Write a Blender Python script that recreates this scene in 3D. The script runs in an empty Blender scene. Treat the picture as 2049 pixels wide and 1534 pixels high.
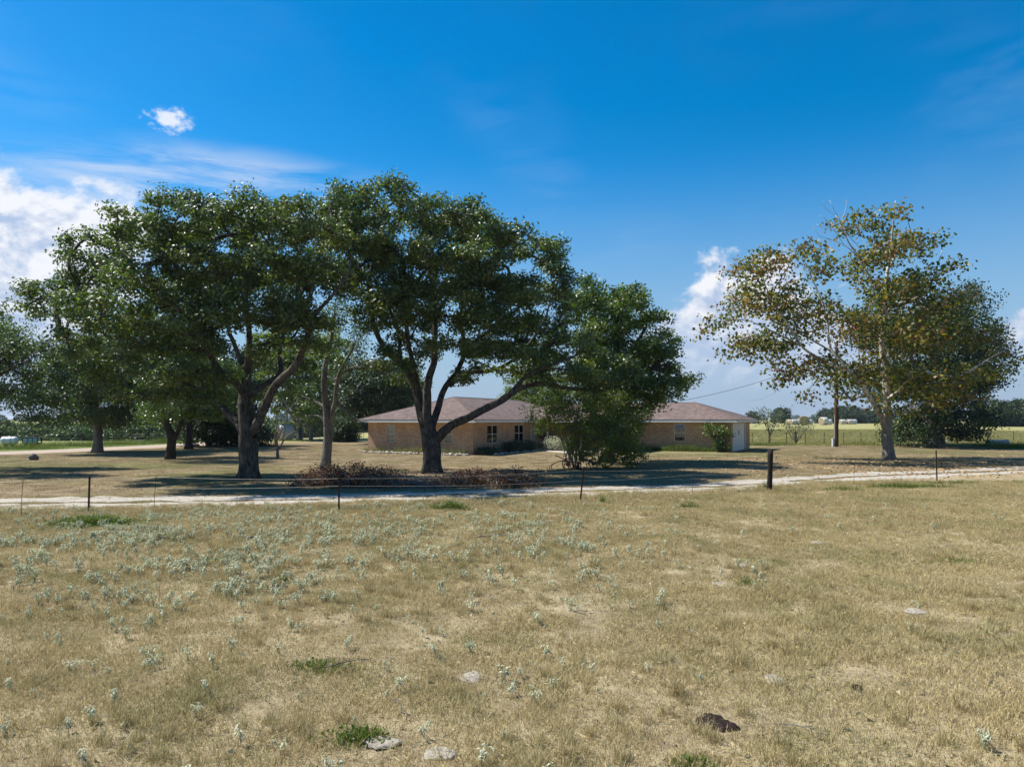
import bpy, math, random
import numpy as np
from mathutils import Vector

R = math.radians
rng = np.random.default_rng(7)
random.seed(7)
scn = bpy.context.scene
C = scn.collection

# ------------------------------------------------------------------ camera
F = 1419.0; CX = 1024.5; HY = 838.0; CAMZ = 2.65          # focal length and horizon of the photograph, drone height in metres
cam_d = bpy.data.cameras.new('camera'); cam = bpy.data.objects.new('camera', cam_d); C.objects.link(cam)
cam.location = (0, 0, CAMZ); cam.rotation_euler = (R(90), 0, 0)
cam_d.sensor_width = 36; cam_d.lens = 36 * F / 2049; cam_d.shift_y = (HY - 767) / 2049
cam_d.clip_start = 0.1; cam_d.clip_end = 20000
scn.camera = cam

# ------------------------------------------------------------------ node helpers
class NT:
    """small wrapper to write node maths as expressions"""
    def __init__(s, tree): s.t = tree; s.n = tree.nodes; s.l = tree.links
    def new(s, typ, **kw):
        n = s.n.new(typ)
        for k, v in kw.items(): setattr(n, k, v)
        return n
    def put(s, sock, v):
        if isinstance(v, bpy.types.NodeSocket): s.l.new(v, sock)
        elif v is not None: sock.default_value = v
    def m(s, op, a, b=None, c=None, clamp=False):
        n = s.new('ShaderNodeMath', operation=op, use_clamp=clamp)
        s.put(n.inputs[0], a); s.put(n.inputs[1], b); s.put(n.inputs[2], c)
        return n.outputs[0]
    def vm(s, op, a, b=None):
        n = s.new('ShaderNodeVectorMath', operation=op); s.put(n.inputs[0], a); s.put(n.inputs[1], b)
        return n.outputs[0]
    def noise(s, vec, scale=5, detail=4, rough=.55, dist=0, out='Fac', dims='3D'):
        n = s.new('ShaderNodeTexNoise', noise_dimensions=dims)
        s.put(n.inputs['Vector'], vec); n.inputs['Scale'].default_value = scale; n.inputs['Detail'].default_value = detail
        n.inputs['Roughness'].default_value = rough; n.inputs['Distortion'].default_value = dist
        return n.outputs[out]
    def sstep(s, x, a, b, lo=0., hi=1.):
        n = s.new('ShaderNodeMapRange', interpolation_type='SMOOTHSTEP')
        s.put(n.inputs[0], x); n.inputs[1].default_value = a; n.inputs[2].default_value = b
        n.inputs[3].default_value = lo; n.inputs[4].default_value = hi
        return n.outputs[0]
    def mix(s, f, a, b, mode='MIX'):
        n = s.new('ShaderNodeMix', data_type='RGBA', blend_type=mode)
        s.put(n.inputs[0], f)
        for k, v in ((6, a), (7, b)):
            if isinstance(v, tuple) and len(v) == 3: v = v + (1,)
            s.put(n.inputs[k], v)
        return n.outputs[2]
    def ramp(s, f, stops, interp='LINEAR'):
        n = s.new('ShaderNodeValToRGB'); s.put(n.inputs[0], f); cr = n.color_ramp; cr.interpolation = interp
        while len(cr.elements) < len(stops): cr.elements.new(.5)
        for e, (p, c) in zip(cr.elements, stops): e.position = p; e.color = tuple(c) + (1,) if len(c) == 3 else c
        return n.outputs[0]
    def comb(s, x, y, z):
        n = s.new('ShaderNodeCombineXYZ'); s.put(n.inputs[0], x); s.put(n.inputs[1], y); s.put(n.inputs[2], z); return n.outputs[0]

# ------------------------------------------------------------------ sky, sun, exposure
SUN_AZ, SUN_EL = R(-72), R(53)        # azimuth from the view direction (negative = left): the sun stands high on the left
w = bpy.data.worlds.new('World'); scn.world = w; w.use_nodes = True
N = NT(w.node_tree); N.n.clear()
sky = N.new('ShaderNodeTexSky', sky_type='NISHITA', sun_disc=False, sun_elevation=SUN_EL, sun_rotation=SUN_AZ)
sky.altitude = 0; sky.air_density = 1.0; sky.dust_density = 0.3; sky.ozone_density = 3.0
tc = N.new('ShaderNodeTexCoord')
sep = N.new('ShaderNodeSeparateXYZ'); N.l.new(tc.outputs['Generated'], sep.inputs[0])
dx, dy, dz = sep.outputs
az = N.m('MULTIPLY', N.m('ARCTAN2', dx, dy), 180 / math.pi)
el = N.m('MULTIPLY', N.m('ARCSINE', dz), 180 / math.pi)
hs = N.new('ShaderNodeHueSaturation'); hs.inputs['Saturation'].default_value = 1.5; hs.inputs['Value'].default_value = .86; N.l.new(sky.outputs[0], hs.inputs['Color'])
base = N.mix(1.0, hs.outputs[0], (.75, 1.05, 1.0), 'MULTIPLY')
lowsky = N.sstep(el, 0, 21, 1, 0)
base = N.mix(N.m('MULTIPLY', lowsky, .92), base, (2.0, 2.62, 3.75))
# clouds: fixed directions, billowed with noise
q = N.comb(N.m('MULTIPLY', az, .1), N.m('MULTIPLY', el, .14), 0.0)
f1 = N.noise(q, 2.3, 9, .56, .25)
fl = N.noise(N.vm('ADD', q, (-.035, .075, 0)), 2.3, 9, .56, .25)
big = N.noise(q, 1.0, 3, .5)
def blob(a0, e0, ra, re):
    a = N.m('DIVIDE', N.m('SUBTRACT', az, a0), ra); e = N.m('DIVIDE', N.m('SUBTRACT', el, e0), re)
    return N.m('SUBTRACT', 1., N.m('SQRT', N.m('ADD', N.m('MULTIPLY', a, a), N.m('MULTIPLY', e, e))))
def union(lst):
    o = lst[0]
    for b in lst[1:]: o = N.m('MAXIMUM', o, b)
    return o
cum = union([blob(-33, 11.2, 8.0, 6.0), blob(-37, 6.5, 8, 6.5), blob(18.6, 7.6, 7.2, 5.6), blob(16.5, 4.6, 7.5, 5.4), blob(24, 4.4, 8, 3.6), blob(36.3, 5.2, 2.4, 2.4),
             blob(-60, 9, 9, 6), blob(-95, 8, 10, 6), blob(-130, 9, 9, 5), blob(65, 8, 9, 5), blob(105, 9, 10, 6), blob(150, 8, 9, 6), blob(180, 8, 8, 5)])
puff = blob(-25.7, 20.8, 2.1, 1.05)
d1 = N.m('ADD', N.m('MULTIPLY', cum, 1.0), N.m('MULTIPLY', N.m('SUBTRACT', f1, .5), 1.7))
m1 = N.sstep(d1, .08, .38)
m1 = N.m('MULTIPLY', m1, N.sstep(el, .5, 5))
f2 = N.noise(N.vm('ADD', q, (3, 1, 0)), 11, 6, .6)
mp = N.m('MULTIPLY', N.sstep(N.m('ADD', puff, N.m('MULTIPLY', N.m('SUBTRACT', f2, .5), 1.8)), .15, .8), .85)
wq = N.comb(N.m('MULTIPLY', az, .035), N.m('ADD', N.m('MULTIPLY', el, .2), N.m('MULTIPLY', az, -.006)), 11.7)
wz = N.noise(wq, 2.6, 8, .62, .6)
wband = N.m('MULTIPLY', N.sstep(el, 7, 14), N.sstep(el, 24, 33, 1, 0))
wmask = N.m('MAXIMUM', N.sstep(blob(-22, 16.2, 18, 4.2), 0, .7), N.m('MULTIPLY', N.sstep(N.noise(q, .55, 2, .5), .45, .65), .08))
mw = N.m('MULTIPLY', N.m('MULTIPLY', N.sstep(wz, .34, .74), wband), N.m('MULTIPLY', wmask, .85))
lit = N.sstep(N.m('ADD', N.m('SUBTRACT', f1, fl), N.m('MULTIPLY', N.m('SUBTRACT', el, 8.5), .012)), -.09, .10)
lit = N.m('MULTIPLY', lit, N.sstep(el, 3.0, 10.5, .55, 1.))
lit = N.m('MULTIPLY', lit, 1.0)
ccol = N.mix(lit, (2.7, 3.3, 4.5), (5.5, 5.5, 5.7))
col = N.mix(mw, base, (4.2, 4.6, 5.3))
col = N.mix(N.m('MULTIPLY', m1, N.sstep(el, 2, 9, .6, .93)), col, ccol)
col = N.mix(mp, col, (5.2, 5.4, 5.8))
bg = N.new('ShaderNodeBackground'); N.l.new(col, bg.inputs[0]); bg.inputs[1].default_value = 0.10
wo = N.new('ShaderNodeOutputWorld'); N.l.new(bg.outputs[0], wo.inputs[0])

sd = bpy.data.lights.new('sun', 'SUN'); sd.energy = 4.6; sd.angle = R(.53); sd.color = (1, .95, .86)
sun = bpy.data.objects.new('sun', sd); C.objects.link(sun)
sv = Vector((math.sin(SUN_AZ) * math.cos(SUN_EL), math.cos(SUN_AZ) * math.cos(SUN_EL), math.sin(SUN_EL)))
sun.rotation_euler = sv.to_track_quat('Z', 'Y').to_euler(); sun.location = sv * 200

scn.view_settings.view_transform = 'Standard'; scn.view_settings.look = 'None'
scn.view_settings.exposure = 0.82; scn.view_settings.gamma = 1.0; scn.view_settings.use_curve_mapping = False
scn.cycles.use_denoising = True
scn.cycles.max_bounces = 5; scn.cycles.transparent_max_bounces = 8; scn.cycles.diffuse_bounces = 3
scn.cycles.glossy_bounces = 2; scn.cycles.transmission_bounces = 4
scn.cycles.caustics_reflective = False; scn.cycles.caustics_refractive = False

# ------------------------------------------------------------------ object helpers
def tag(o, label=None, cat=None, group=None, kind=None):
    if label: o['label'] = label
    if cat: o['category'] = cat
    if group: o['group'] = group
    if kind: o['kind'] = kind
    return o
def empty(name, loc=(0, 0, 0), rz=0, label=None, cat=None, group=None):
    o = bpy.data.objects.new(name, None); C.objects.link(o); o.location = loc; o.rotation_euler = (0, 0, rz)
    o.empty_display_size = .2
    return tag(o, label, cat, group)
def link(name, me, parent=None, loc=None, rz=0, mat=None):
    o = bpy.data.objects.new(name, me); C.objects.link(o)
    if parent: o.parent = parent
    if loc is not None: o.location = loc
    if rz: o.rotation_euler = (0, 0, rz)
    if mat and not me.materials: me.materials.append(mat)
    return o
def mesh_np(name, V, quads=None, tris=None, attrs=None, smooth=False, mat=None, uv=None):
    V = np.asarray(V, np.float32).reshape(-1, 3); me = bpy.data.meshes.new(name)
    q = np.zeros((0, 4), np.int32) if quads is None else np.asarray(quads, np.int32).reshape(-1, 4)
    t = np.zeros((0, 3), np.int32) if tris is None else np.asarray(tris, np.int32).reshape(-1, 3)
    nq, nt = len(q), len(t)
    me.vertices.add(len(V)); me.vertices.foreach_set('co', V.ravel())
    me.loops.add(nq * 4 + nt * 3); me.loops.foreach_set('vertex_index', np.concatenate([q.ravel(), t.ravel()]).astype(np.int32))
    me.polygons.add(nq + nt)
    st = np.concatenate([np.arange(nq) * 4, nq * 4 + np.arange(nt) * 3]).astype(np.int32)
    me.polygons.foreach_set('loop_start', st)
    me.polygons.foreach_set('use_smooth', np.full(nq + nt, smooth, bool))
    for k, a in (attrs or {}).items():
        a = np.asarray(a, np.float32)
        if a.ndim == 1: me.attributes.new(k, 'FLOAT', 'POINT').data.foreach_set('value', a)
        elif a.shape[1] == 3: me.attributes.new(k, 'FLOAT_VECTOR', 'POINT').data.foreach_set('vector', a.ravel())
    me.update(calc_edges=True); me.validate()
    if mat: me.materials.append(mat)
    return me
class MB:
    """collects shapes into one mesh"""
    def __init__(s): s.V = []; s.Q = []; s.T = []; s.n = 0; s.A = []
    def add(s, V, Q=None, T=None, a=0.):
        V = np.asarray(V, float).reshape(-1, 3); s.V.append(V)
        if Q is not None and len(Q): s.Q.append(np.asarray(Q).reshape(-1, 4) + s.n)
        if T is not None and len(T): s.T.append(np.asarray(T).reshape(-1, 3) + s.n)
        s.A.append(np.full(len(V), a)); s.n += len(V); return s
    def box(s, x0, x1, y0, y1, z0, z1, a=0.):
        V = [(x, y, z) for z in (z0, z1) for y in (y0, y1) for x in (x0, x1)]
        Q = [(0, 2, 3, 1), (4, 5, 7, 6), (0, 1, 5, 4), (2, 6, 7, 3), (0, 4, 6, 2), (1, 3, 7, 5)]
        return s.add(V, Q, a=a)
    def tube(s, P, r, sides=6, cap=True, a=0., lobes=None):
        P = np.asarray(P, float); n = len(P); r = np.broadcast_to(np.asarray(r, float), (n,))
        t = np.gradient(P, axis=0); t /= np.linalg.norm(t, axis=1, keepdims=True) + 1e-9
        ref = np.zeros(3); ref[np.argmin(np.abs(t.mean(0)))] = 1
        e1 = np.cross(t, ref); e1 /= np.linalg.norm(e1, axis=1, keepdims=True) + 1e-9
        e2 = np.cross(t, e1)
        th = np.arange(sides) * 2 * np.pi / sides
        rr = np.ones((n, sides)) if lobes is None else lobes(th, P)
        ring = P[:, None] + (r[:, None] * rr)[:, :, None] * (np.cos(th)[None, :, None] * e1[:, None] + np.sin(th)[None, :, None] * e2[:, None])
        k = np.arange(sides); k2 = (k + 1) % sides; b = (np.arange(n - 1) * sides)[:, None]
        Q = np.stack([b + k, b + k2, b + sides + k2, b + sides + k], -1).reshape(-1, 4)
        V = ring.reshape(-1, 3); T = []
        if cap:
            V = np.concatenate([V, P[:1], P[-1:]]); nv = n * sides
            T = [(nv, j, (j + 1) % sides)[::-1] for j in range(sides)] + [(nv + 1, (n - 1) * sides + j, (n - 1) * sides + (j + 1) % sides) for j in range(sides)]
        return s.add(V, Q, T, a)
    def mesh(s, name, mat=None, smooth=False):
        V = np.concatenate(s.V)
        return mesh_np(name, V, np.concatenate(s.Q) if s.Q else None, np.concatenate(s.T) if s.T else None, {'tint': np.concatenate(s.A)}, smooth, mat)
    def build(s, name, mat, parent=None, loc=None, rz=0, smooth=False):
        return link(name, s.mesh(name, mat, smooth), parent, loc, rz)

# smooth value noise for terrain, scattering and bark (numpy)
def vnoise(x, y, seed=0):
    x = np.asarray(x, float); y = np.asarray(y, float); xi = np.floor(x).astype(np.int64); yi = np.floor(y).astype(np.int64)
    fx = x - xi; fy = y - yi; fx = fx * fx * (3 - 2 * fx); fy = fy * fy * (3 - 2 * fy)
    def h(i, j):
        n = (i * 374761393 + j * 668265263 + seed * 974634533) & 0x7fffffff
        n = ((n ^ (n >> 13)) * 1274126177) & 0x7fffffff
        return ((n ^ (n >> 16)) & 0xffff) / 65535.
    return (h(xi, yi) * (1 - fx) + h(xi + 1, yi) * fx) * (1 - fy) + (h(xi, yi + 1) * (1 - fx) + h(xi + 1, yi + 1) * fx) * fy
def fbm(x, y, o=4, seed=0):
    s = 0; a = .5; t = 0
    for k in range(o): s = s + a * vnoise(x, y, seed + k); t += a; a *= .5; x = x * 2.03; y = y * 2.03
    return s / t
def sst(x, a, b): t = np.clip((x - a) / (b - a), 0, 1); return t * t * (3 - 2 * t)

def drive_y(x):     # centre line of the gravel drive
    xs = [-60, -15.6, -8, 0, 8.5, 13, 17.8, 25, 32, 60]; ys = [21.4, 22.2, 23.0, 25.0, 28.2, 30.8, 33.5, 36.6, 39.5, 49]
    return np.interp(x, xs, ys)
ROAD = np.array([(-90, 28), (-60, 40), (-44, 50), (-38, 58), (-34, 68), (-32, 84), (-31, 110), (-30, 160), (-36, 230)], float)
def dist_poly(x, y, P):
    d = np.full(np.shape(x), 1e9)
    for a, b in zip(P[:-1], P[1:]):
        ab = b - a; t = np.clip(((x - a[0]) * ab[0] + (y - a[1]) * ab[1]) / (ab @ ab), 0, 1)
        d = np.minimum(d, np.hypot(x - a[0] - t * ab[0], y - a[1] - t * ab[1]))
    return d
def H(x, y):        # the lie of the land
    x = np.asarray(x, float); y = np.asarray(y, float)
    past = sst(drive_y(x) - y, 1.6, 4)
    z = past * ((fbm(x * .35, y * .35, 2, 3) - .5) * .16 + (fbm(x * 1.6, y * 1.6, 2, 9) - .5) * .07)
    z = z + (fbm(x * .12 + 9, y * .12, 2, 5) - .5) * .12 * (1 - past) * sst(y, 20, 30)
    # creek valley beyond the road on the left
    side = sst(-x - .10 * y, 14, 40)
    z = z - 6.0 * side * sst(y, 84, 140) * (1 - sst(y, 220, 420))
    z = z + 1.6 * sst(y, 500, 1500)*0.
    return z
def PX(px, py, d): return (px - CX) * d / F, CAMZ - (py - HY) * d / F
def GP(px, py):     # a spot on the level ground seen at this height of the picture
    d = CAMZ * F / (py - HY); return (px - CX) * d / F, d
def ground(x, y, dz=0.): return (float(x), float(y), float(H(x, y)) + dz)

# ------------------------------------------------------------------ materials
def mat(name, fn):
    m = bpy.data.materials.new(name); m.use_nodes = True; n = NT(m.node_tree); n.n.clear()
    out = n.new('ShaderNodeOutputMaterial'); sh = fn(n); n.l.new(sh, out.inputs[0]); return m
def prin(n, col, rough=.7, spec=.3, metal=0., bump=None, bstr=.3, bdist=.02):
    p = n.new('ShaderNodeBsdfPrincipled'); 
    if isinstance(col, tuple) and len(col) == 3: col = col + (1,)
    n.put(p.inputs['Base Color'], col); n.put(p.inputs['Roughness'], rough); p.inputs['Specular IOR Level'].default_value = spec
    n.put(p.inputs['Metallic'], metal)
    if bump is not None:
        b = n.new('ShaderNodeBump'); b.inputs['Strength'].default_value = bstr; b.inputs['Distance'].default_value = bdist
        n.l.new(bump, b.inputs['Height']); n.l.new(b.outputs[0], p.inputs['Normal'])
    return p.outputs[0]
def objc(n): return n.new('ShaderNodeTexCoord').outputs['Object']
def pos(n): return n.new('ShaderNodeNewGeometry').outputs['Position']
def attr(n, name, out='Fac'):
    a = n.new('ShaderNodeAttribute'); a.attribute_name = name; return a.outputs[out]
def mixsh(n, f, a, b):
    m = n.new('ShaderNodeMixShader'); n.put(m.inputs[0], f); n.l.new(a, m.inputs[1]); n.l.new(b, m.inputs[2]); return m.outputs[0]
def leafy(name, stops, rough=.42, spec=.5, trans=.25, tboost=(1.6, 1.9, .7), interp='LINEAR'):
    def fn(n):
        c = n.ramp(attr(n, 'tint'), stops, interp)
        big = n.noise(pos(n), .7, 2)
        c = n.mix(1.0, c, n.ramp(big, [(.3, (.75, .78, .72)), (.7, (1.2, 1.15, 1.1))]), 'MULTIPLY')
        a = prin(n, c, rough, spec)
        t = n.new('ShaderNodeBsdfTranslucent'); n.l.new(n.mix(1.0, c, tboost, 'MULTIPLY'), t.inputs[0])
        return mixsh(n, trans, a, t.outputs[0])
    return mat(name, fn)
M = {}
M['oak_leaf'] = leafy('oak_leaf', [(0, (.038, .064, .018)), (.5, (.078, .116, .030)), (.85, (.125, .158, .042)), (1, (.18, .19, .055))], rough=.46, spec=.5, trans=.3)
M['oak_leaf_light'] = leafy('oak_leaf_light', [(0, (.030, .06, .018)), (.5, (.06, .11, .026)), (1, (.13, .17, .04))], rough=.36, spec=.55, trans=.26)
M['pecan_leaf'] = leafy('pecan_leaf', [(0, (.034, .068, .015)), (.5, (.075, .125, .024)), (.9, (.12, .165, .028)), (1, (.22, .22, .035))], rough=.45, trans=.3)
M['yellow_leaf'] = leafy('yellow_leaf', [(0, (.04, .075, .014)), (.5, (.09, .14, .02)), (1, (.22, .22, .03))], rough=.5, trans=.35)
M['dark_leaf'] = leafy('dark_leaf', [(0, (.014, .030, .010)), (.6, (.030, .058, .018)), (1, (.065, .10, .03))], rough=.5, spec=.4, trans=.2)
M['mid_leaf'] = leafy('mid_leaf', [(0, (.025, .05, .016)), (.5, (.05, .09, .026)), (1, (.11, .15, .04))], rough=.5, spec=.35, trans=.28)
M['sycamore_leaf'] = leafy('sycamore_leaf', [(0, (.045, .065, .014)), (.35, (.085, .115, .022)), (.60, (.17, .18, .032)), (.78, (.26, .22, .038)), (.9, (.25, .12, .03)), (1, (.17, .07, .026))], rough=.5, spec=.4, trans=.38, tboost=(1.6, 1.6, .7))
M['weed_leaf'] = leafy('weed_leaf', [(0, (.05, .085, .02)), (.5, (.10, .16, .03)), (1, (.19, .23, .05))], rough=.6, trans=.3)
M['sage_leaf'] = leafy('sage_leaf', [(0, (.34, .36, .25)), (.5, (.50, .52, .39)), (.9, (.62, .63, .50)), (1, (.68, .66, .54))], rough=.85, spec=.1, trans=.2, tboost=(1, 1.1, .8))
M['dead_leaf'] = leafy('dead_leaf', [(0, (.075, .038, .024)), (.5, (.17, .090, .052)), (.9, (.28, .16, .09)), (1, (.38, .26, .16))], rough=.75, spec=.2, trans=.15, tboost=(1.3, 1, .8))
M['litter_leaf'] = leafy('litter_leaf', [(0, (.07, .045, .028)), (.5, (.15, .10, .06)), (1, (.28, .20, .12))], rough=.8, spec=.15, trans=.1, tboost=(1.2, 1, .8))
M['fallen_leaf'] = leafy('fallen_leaf', [(0, (.20, .12, .06)), (.5, (.40, .25, .125)), (1, (.55, .39, .22))], rough=.8, spec=.15, trans=.1, tboost=(1.2, 1, .8))
def straw(name, stops, gr, green, trans=.25):
    def fn(n):
        P = pos(n); oi = n.new('ShaderNodeObjectInfo').outputs['Random']
        f = n.m('ADD', n.m('MULTIPLY', attr(n, 'tint'), .55), n.m('MULTIPLY', n.noise(P, 1.1, 4, .6), .5))
        f = n.m('ADD', f, n.m('MULTIPLY', oi, .14)); c = n.ramp(f, stops)
        g = n.m('MULTIPLY', n.sstep(n.m('ADD', n.noise(P, .55, 3, .6), n.m('MULTIPLY', n.noise(P, 4, 2), .25)), .56, .80), green)
        c = n.mix(g, c, gr)
        a = prin(n, c, .75, .2); t = n.new('ShaderNodeBsdfTranslucent'); n.l.new(c, t.inputs[0])
        return mixsh(n, trans, a, t.outputs[0])
    return mat(name, fn)
ST = [(.14, (.17, .122, .052)), (.44, (.385, .30, .140)), (.72, (.56, .465, .245)), (1, (.71, .62, .40))]
M['straw'] = straw('straw', ST, (.19, .20, .065), .42)
M['yard_straw'] = straw('yard_straw', [(.2, (.15, .11, .058)), (.5, (.26, .195, .105)), (.8, (.365, .285, .165)), (1, (.45, .37, .23))], (.14, .145, .045), .55)
M['green_blade'] = straw('green_blade', [(.2, (.07, .10, .02)), (.6, (.14, .19, .035)), (1, (.25, .27, .07))], (.10, .15, .03), .6, .35)
M['field_blade'] = straw('field_blade', [(.2, (.19, .17, .065)), (.6, (.30, .275, .11)), (1, (.38, .345, .17))], (.17, .2, .06), .7, .3)

def ground_fn(n):
    P = pos(n); z = n.new('ShaderNodeSeparateColor'); n.l.new(attr(n, 'zone', 'Color'), z.inputs[0])
    yard, field, green = z.outputs[:3]
    n1 = n.noise(P, .8, 5, .62); n2 = n.noise(P, 7, 5, .65); n3 = n.noise(P, 55, 3, .6)
    f = n.m('ADD', n.m('MULTIPLY', n1, .4), n.m('ADD', n.m('MULTIPLY', n2, .35), n.m('MULTIPLY', n3, .35)))
    c = n.ramp(f, [(.38, (.10, .075, .045)), (.48, (.21, .165, .098)), (.58, (.33, .27, .165)), (.70, (.46, .39, .26))])
    cy = n.ramp(f, [(.36, (.12, .086, .052)), (.5, (.21, .158, .095)), (.62, (.29, .225, .135)), (.75, (.37, .295, .18))])
    gy = n.sstep(n.m('ADD', n.noise(P, .22, 4, .6), n.m('MULTIPLY', n2, .2)), .56, .76)
    cy = n.mix(n.m('MULTIPLY', gy, .45), cy, (.135, .14, .045))
    c = n.mix(yard, c, cy)
    fs = n.noise(n.vm('MULTIPLY', P, (.35, 1, 1)), .06, 5, .6)
    cf = n.ramp(fs, [(.3, (.21, .205, .078)), (.5, (.28, .265, .105)), (.7, (.35, .315, .14))])
    cf = n.mix(n.m('MULTIPLY', n.sstep(n.noise(n.vm('MULTIPLY', P, (.2, 1, 1)), .09, 4, .6), .5, .7), .55), cf, (.20, .17, .08))
    c = n.mix(field, c, cf)
    c = n.mix(green, c, n.ramp(f, [(.35, (.05, .075, .018)), (.55, (.10, .135, .03)), (.75, (.19, .21, .06))]))
    return prin(n, c, .95, .1, bump=n.m('ADD', n2, n3), bstr=.5, bdist=.03)
M['ground'] = mat('ground', ground_fn)
def gravel_fn(n):
    P = pos(n); f = n.noise(P, 22, 5, .7); g = n.noise(P, 1.7, 4, .65)
    c = n.ramp(f, [(.3, (.24, .21, .17)), (.5, (.40, .365, .31)), (.7, (.54, .50, .44))])
    c = n.mix(n.sstep(g, .55, .75), c, (.30, .235, .15))
    return prin(n, c, .95, .1, bump=f, bstr=.6, bdist=.03)
M['gravel'] = mat('gravel', gravel_fn)
def road_fn(n):
    P = pos(n); f = n.noise(P, 9, 5, .7); g = n.noise(P, .5, 3)
    c = n.ramp(n.m('ADD', n.m('MULTIPLY', f, .6), n.m('MULTIPLY', g, .4)), [(.3, (.30, .235, .185)), (.7, (.43, .35, .285))])
    return prin(n, c, .95, .1, bump=f, bstr=.3)
M['road'] = mat('road', road_fn)
def bark_fn(dark, light, sc=1., contrast=(.35, .65)):
    def fn(n):
        P = objc(n); v = n.vm('MULTIPLY', P, (1, 1, .28))
        f = n.noise(v, 16 * sc, 5, .65, .4); g = n.noise(P, 2.2, 3)
        c = n.ramp(n.m('ADD', n.m('MULTIPLY', f, .7), n.m('MULTIPLY', g, .3)), [(contrast[0], dark), (contrast[1], light)])
        return prin(n, c, .92, .15, bump=f, bstr=1., bdist=.05)
    return fn
M['oak_bark'] = mat('oak_bark', bark_fn((.018, .015, .012), (.135, .118, .10), .8, (.38, .62)))
M['grey_bark'] = mat('grey_bark', bark_fn((.06, .052, .044), (.27, .25, .225), 1.2))
M['dark_bark'] = mat('dark_bark', bark_fn((.02, .017, .014), (.08, .07, .06)))
M['twig'] = mat('twig', bark_fn((.09, .08, .07), (.30, .275, .245), 2))
def syc_bark(n):
    P = objc(n); z = n.new('ShaderNodeSeparateXYZ'); n.l.new(P, z.inputs[0])
    f = n.noise(n.vm('MULTIPLY', P, (1, 1, .5)), 4.5, 4, .6, .5); h = n.noise(P, 20, 4, .7)
    up = n.sstep(z.outputs[2], 1.2, 4.5)
    pale = n.ramp(f, [(.40, (.60, .57, .50)), (.52, (.44, .40, .32)), (.60, (.20, .17, .125))])
    low = n.ramp(n.m('ADD', n.m('MULTIPLY', f, .5), n.m('MULTIPLY', h, .5)), [(.38, (.08, .068, .055)), (.6, (.24, .215, .18))])
    return prin(n, n.mix(up, low, pale), .85, .2, bump=h, bstr=.5, bdist=.03)
M['syc_bark'] = mat('syc_bark', syc_bark)
def plain(name, col, rough=.6, spec=.3, metal=0., var=.25, sc=6.):
    def fn(n):
        P = objc(n); f = n.noise(P, sc, 5, .65)
        a = tuple(c * (1 - var) for c in col); b = tuple(min(1, c * (1 + var)) for c in col)
        return prin(n, n.ramp(f, [(.3, a), (.7, b)]), rough, spec, metal, bump=f, bstr=.15)
    M[name] = mat(name, fn)
plain('rust', (.060, .030, .020), .8, .2); plain('post_wood', (.030, .024, .020), .9, .15, sc=20, var=.5); plain('wire', (.36, .33, .29), .55, .4, .3)
plain('pole_wood', (.095, .048, .030), .9, .15, sc=14, var=.4); plain('white_paint', (.72, .71, .67), .55, .35, var=.10, sc=3); plain('tank_white', (.74, .74, .74), .4, .5, var=.06)
plain('black_iron', (.02, .02, .02), .6, .3); plain('teal', (.30, .48, .48), .5, .4, var=.12); plain('trailer_dark', (.045, .04, .038), .6, .3)
plain('rock', (.13, .12, .11), .9, .15, sc=9, var=.5); plain('pale_stone', (.42, .38, .32), .9, .15, sc=9); plain('dung', (.016, .007, .006), .8, .25, sc=30, var=.6)
plain('dry_dung', (.30, .27, .225), .95, .1, sc=25, var=.35); plain('red_iron', (.22, .05, .035), .7, .3, sc=14, var=.4)
plain('alum', (.62, .60, .55), .5, .4, 0., var=.1); plain('blind', (.55, .54, .48), .7, .2, var=.08); plain('dark_room', (.03, .03, .032), .9, .1)
plain('concrete', (.48, .44, .38), .9, .15, sc=10); plain('porch_wood', (.58, .57, .53), .7, .25); plain('pedestal', (.55, .60, .58), .5, .4, var=.08)
def hay_fn(n):
    P = objc(n); f = n.noise(n.vm('MULTIPLY', P, (1, 6, 6)), 6, 4, .7)
    return prin(n, n.ramp(f, [(.3, (.16, .105, .055)), (.5, (.31, .23, .13)), (.7, (.44, .34, .21))]), .95, .1, bump=f, bstr=.8, bdist=.05)
M['hay'] = mat('hay', hay_fn)
plain('net_wrap', (.56, .54, .50), .8, .2, var=.2, sc=4)
def brick_fn(n):
    uv = n.new('ShaderNodeUVMap').outputs[0]; b = n.new('ShaderNodeTexBrick'); n.l.new(uv, b.inputs[0])
    b.inputs['Color1'].default_value = (.50, .30, .175, 1); b.inputs['Color2'].default_value = (.68, .465, .30, 1); b.inputs['Mortar'].default_value = (.20, .15, .11, 1)
    b.inputs['Scale'].default_value = 1; b.inputs['Mortar Size'].default_value = .012; b.inputs['Brick Width'].default_value = .245; b.inputs['Row Height'].default_value = .083
    b.inputs['Mortar Smooth'].default_value = .2; b.inputs['Bias'].default_value = .1
    f = n.noise(n.vm('MULTIPLY', uv, (1, 1, 1)), .9, 5, .6)
    c = n.mix(1., b.outputs[0], n.ramp(f, [(.3, (.84, .82, .80)), (.7, (1.12, 1.1, 1.08))]), 'MULTIPLY')
    inv = n.m('SUBTRACT', 1., b.outputs['Fac'])
    return prin(n, c, .85, .2, bump=inv, bstr=.6, bdist=.01)
M['brick'] = mat('brick', brick_fn)
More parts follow.
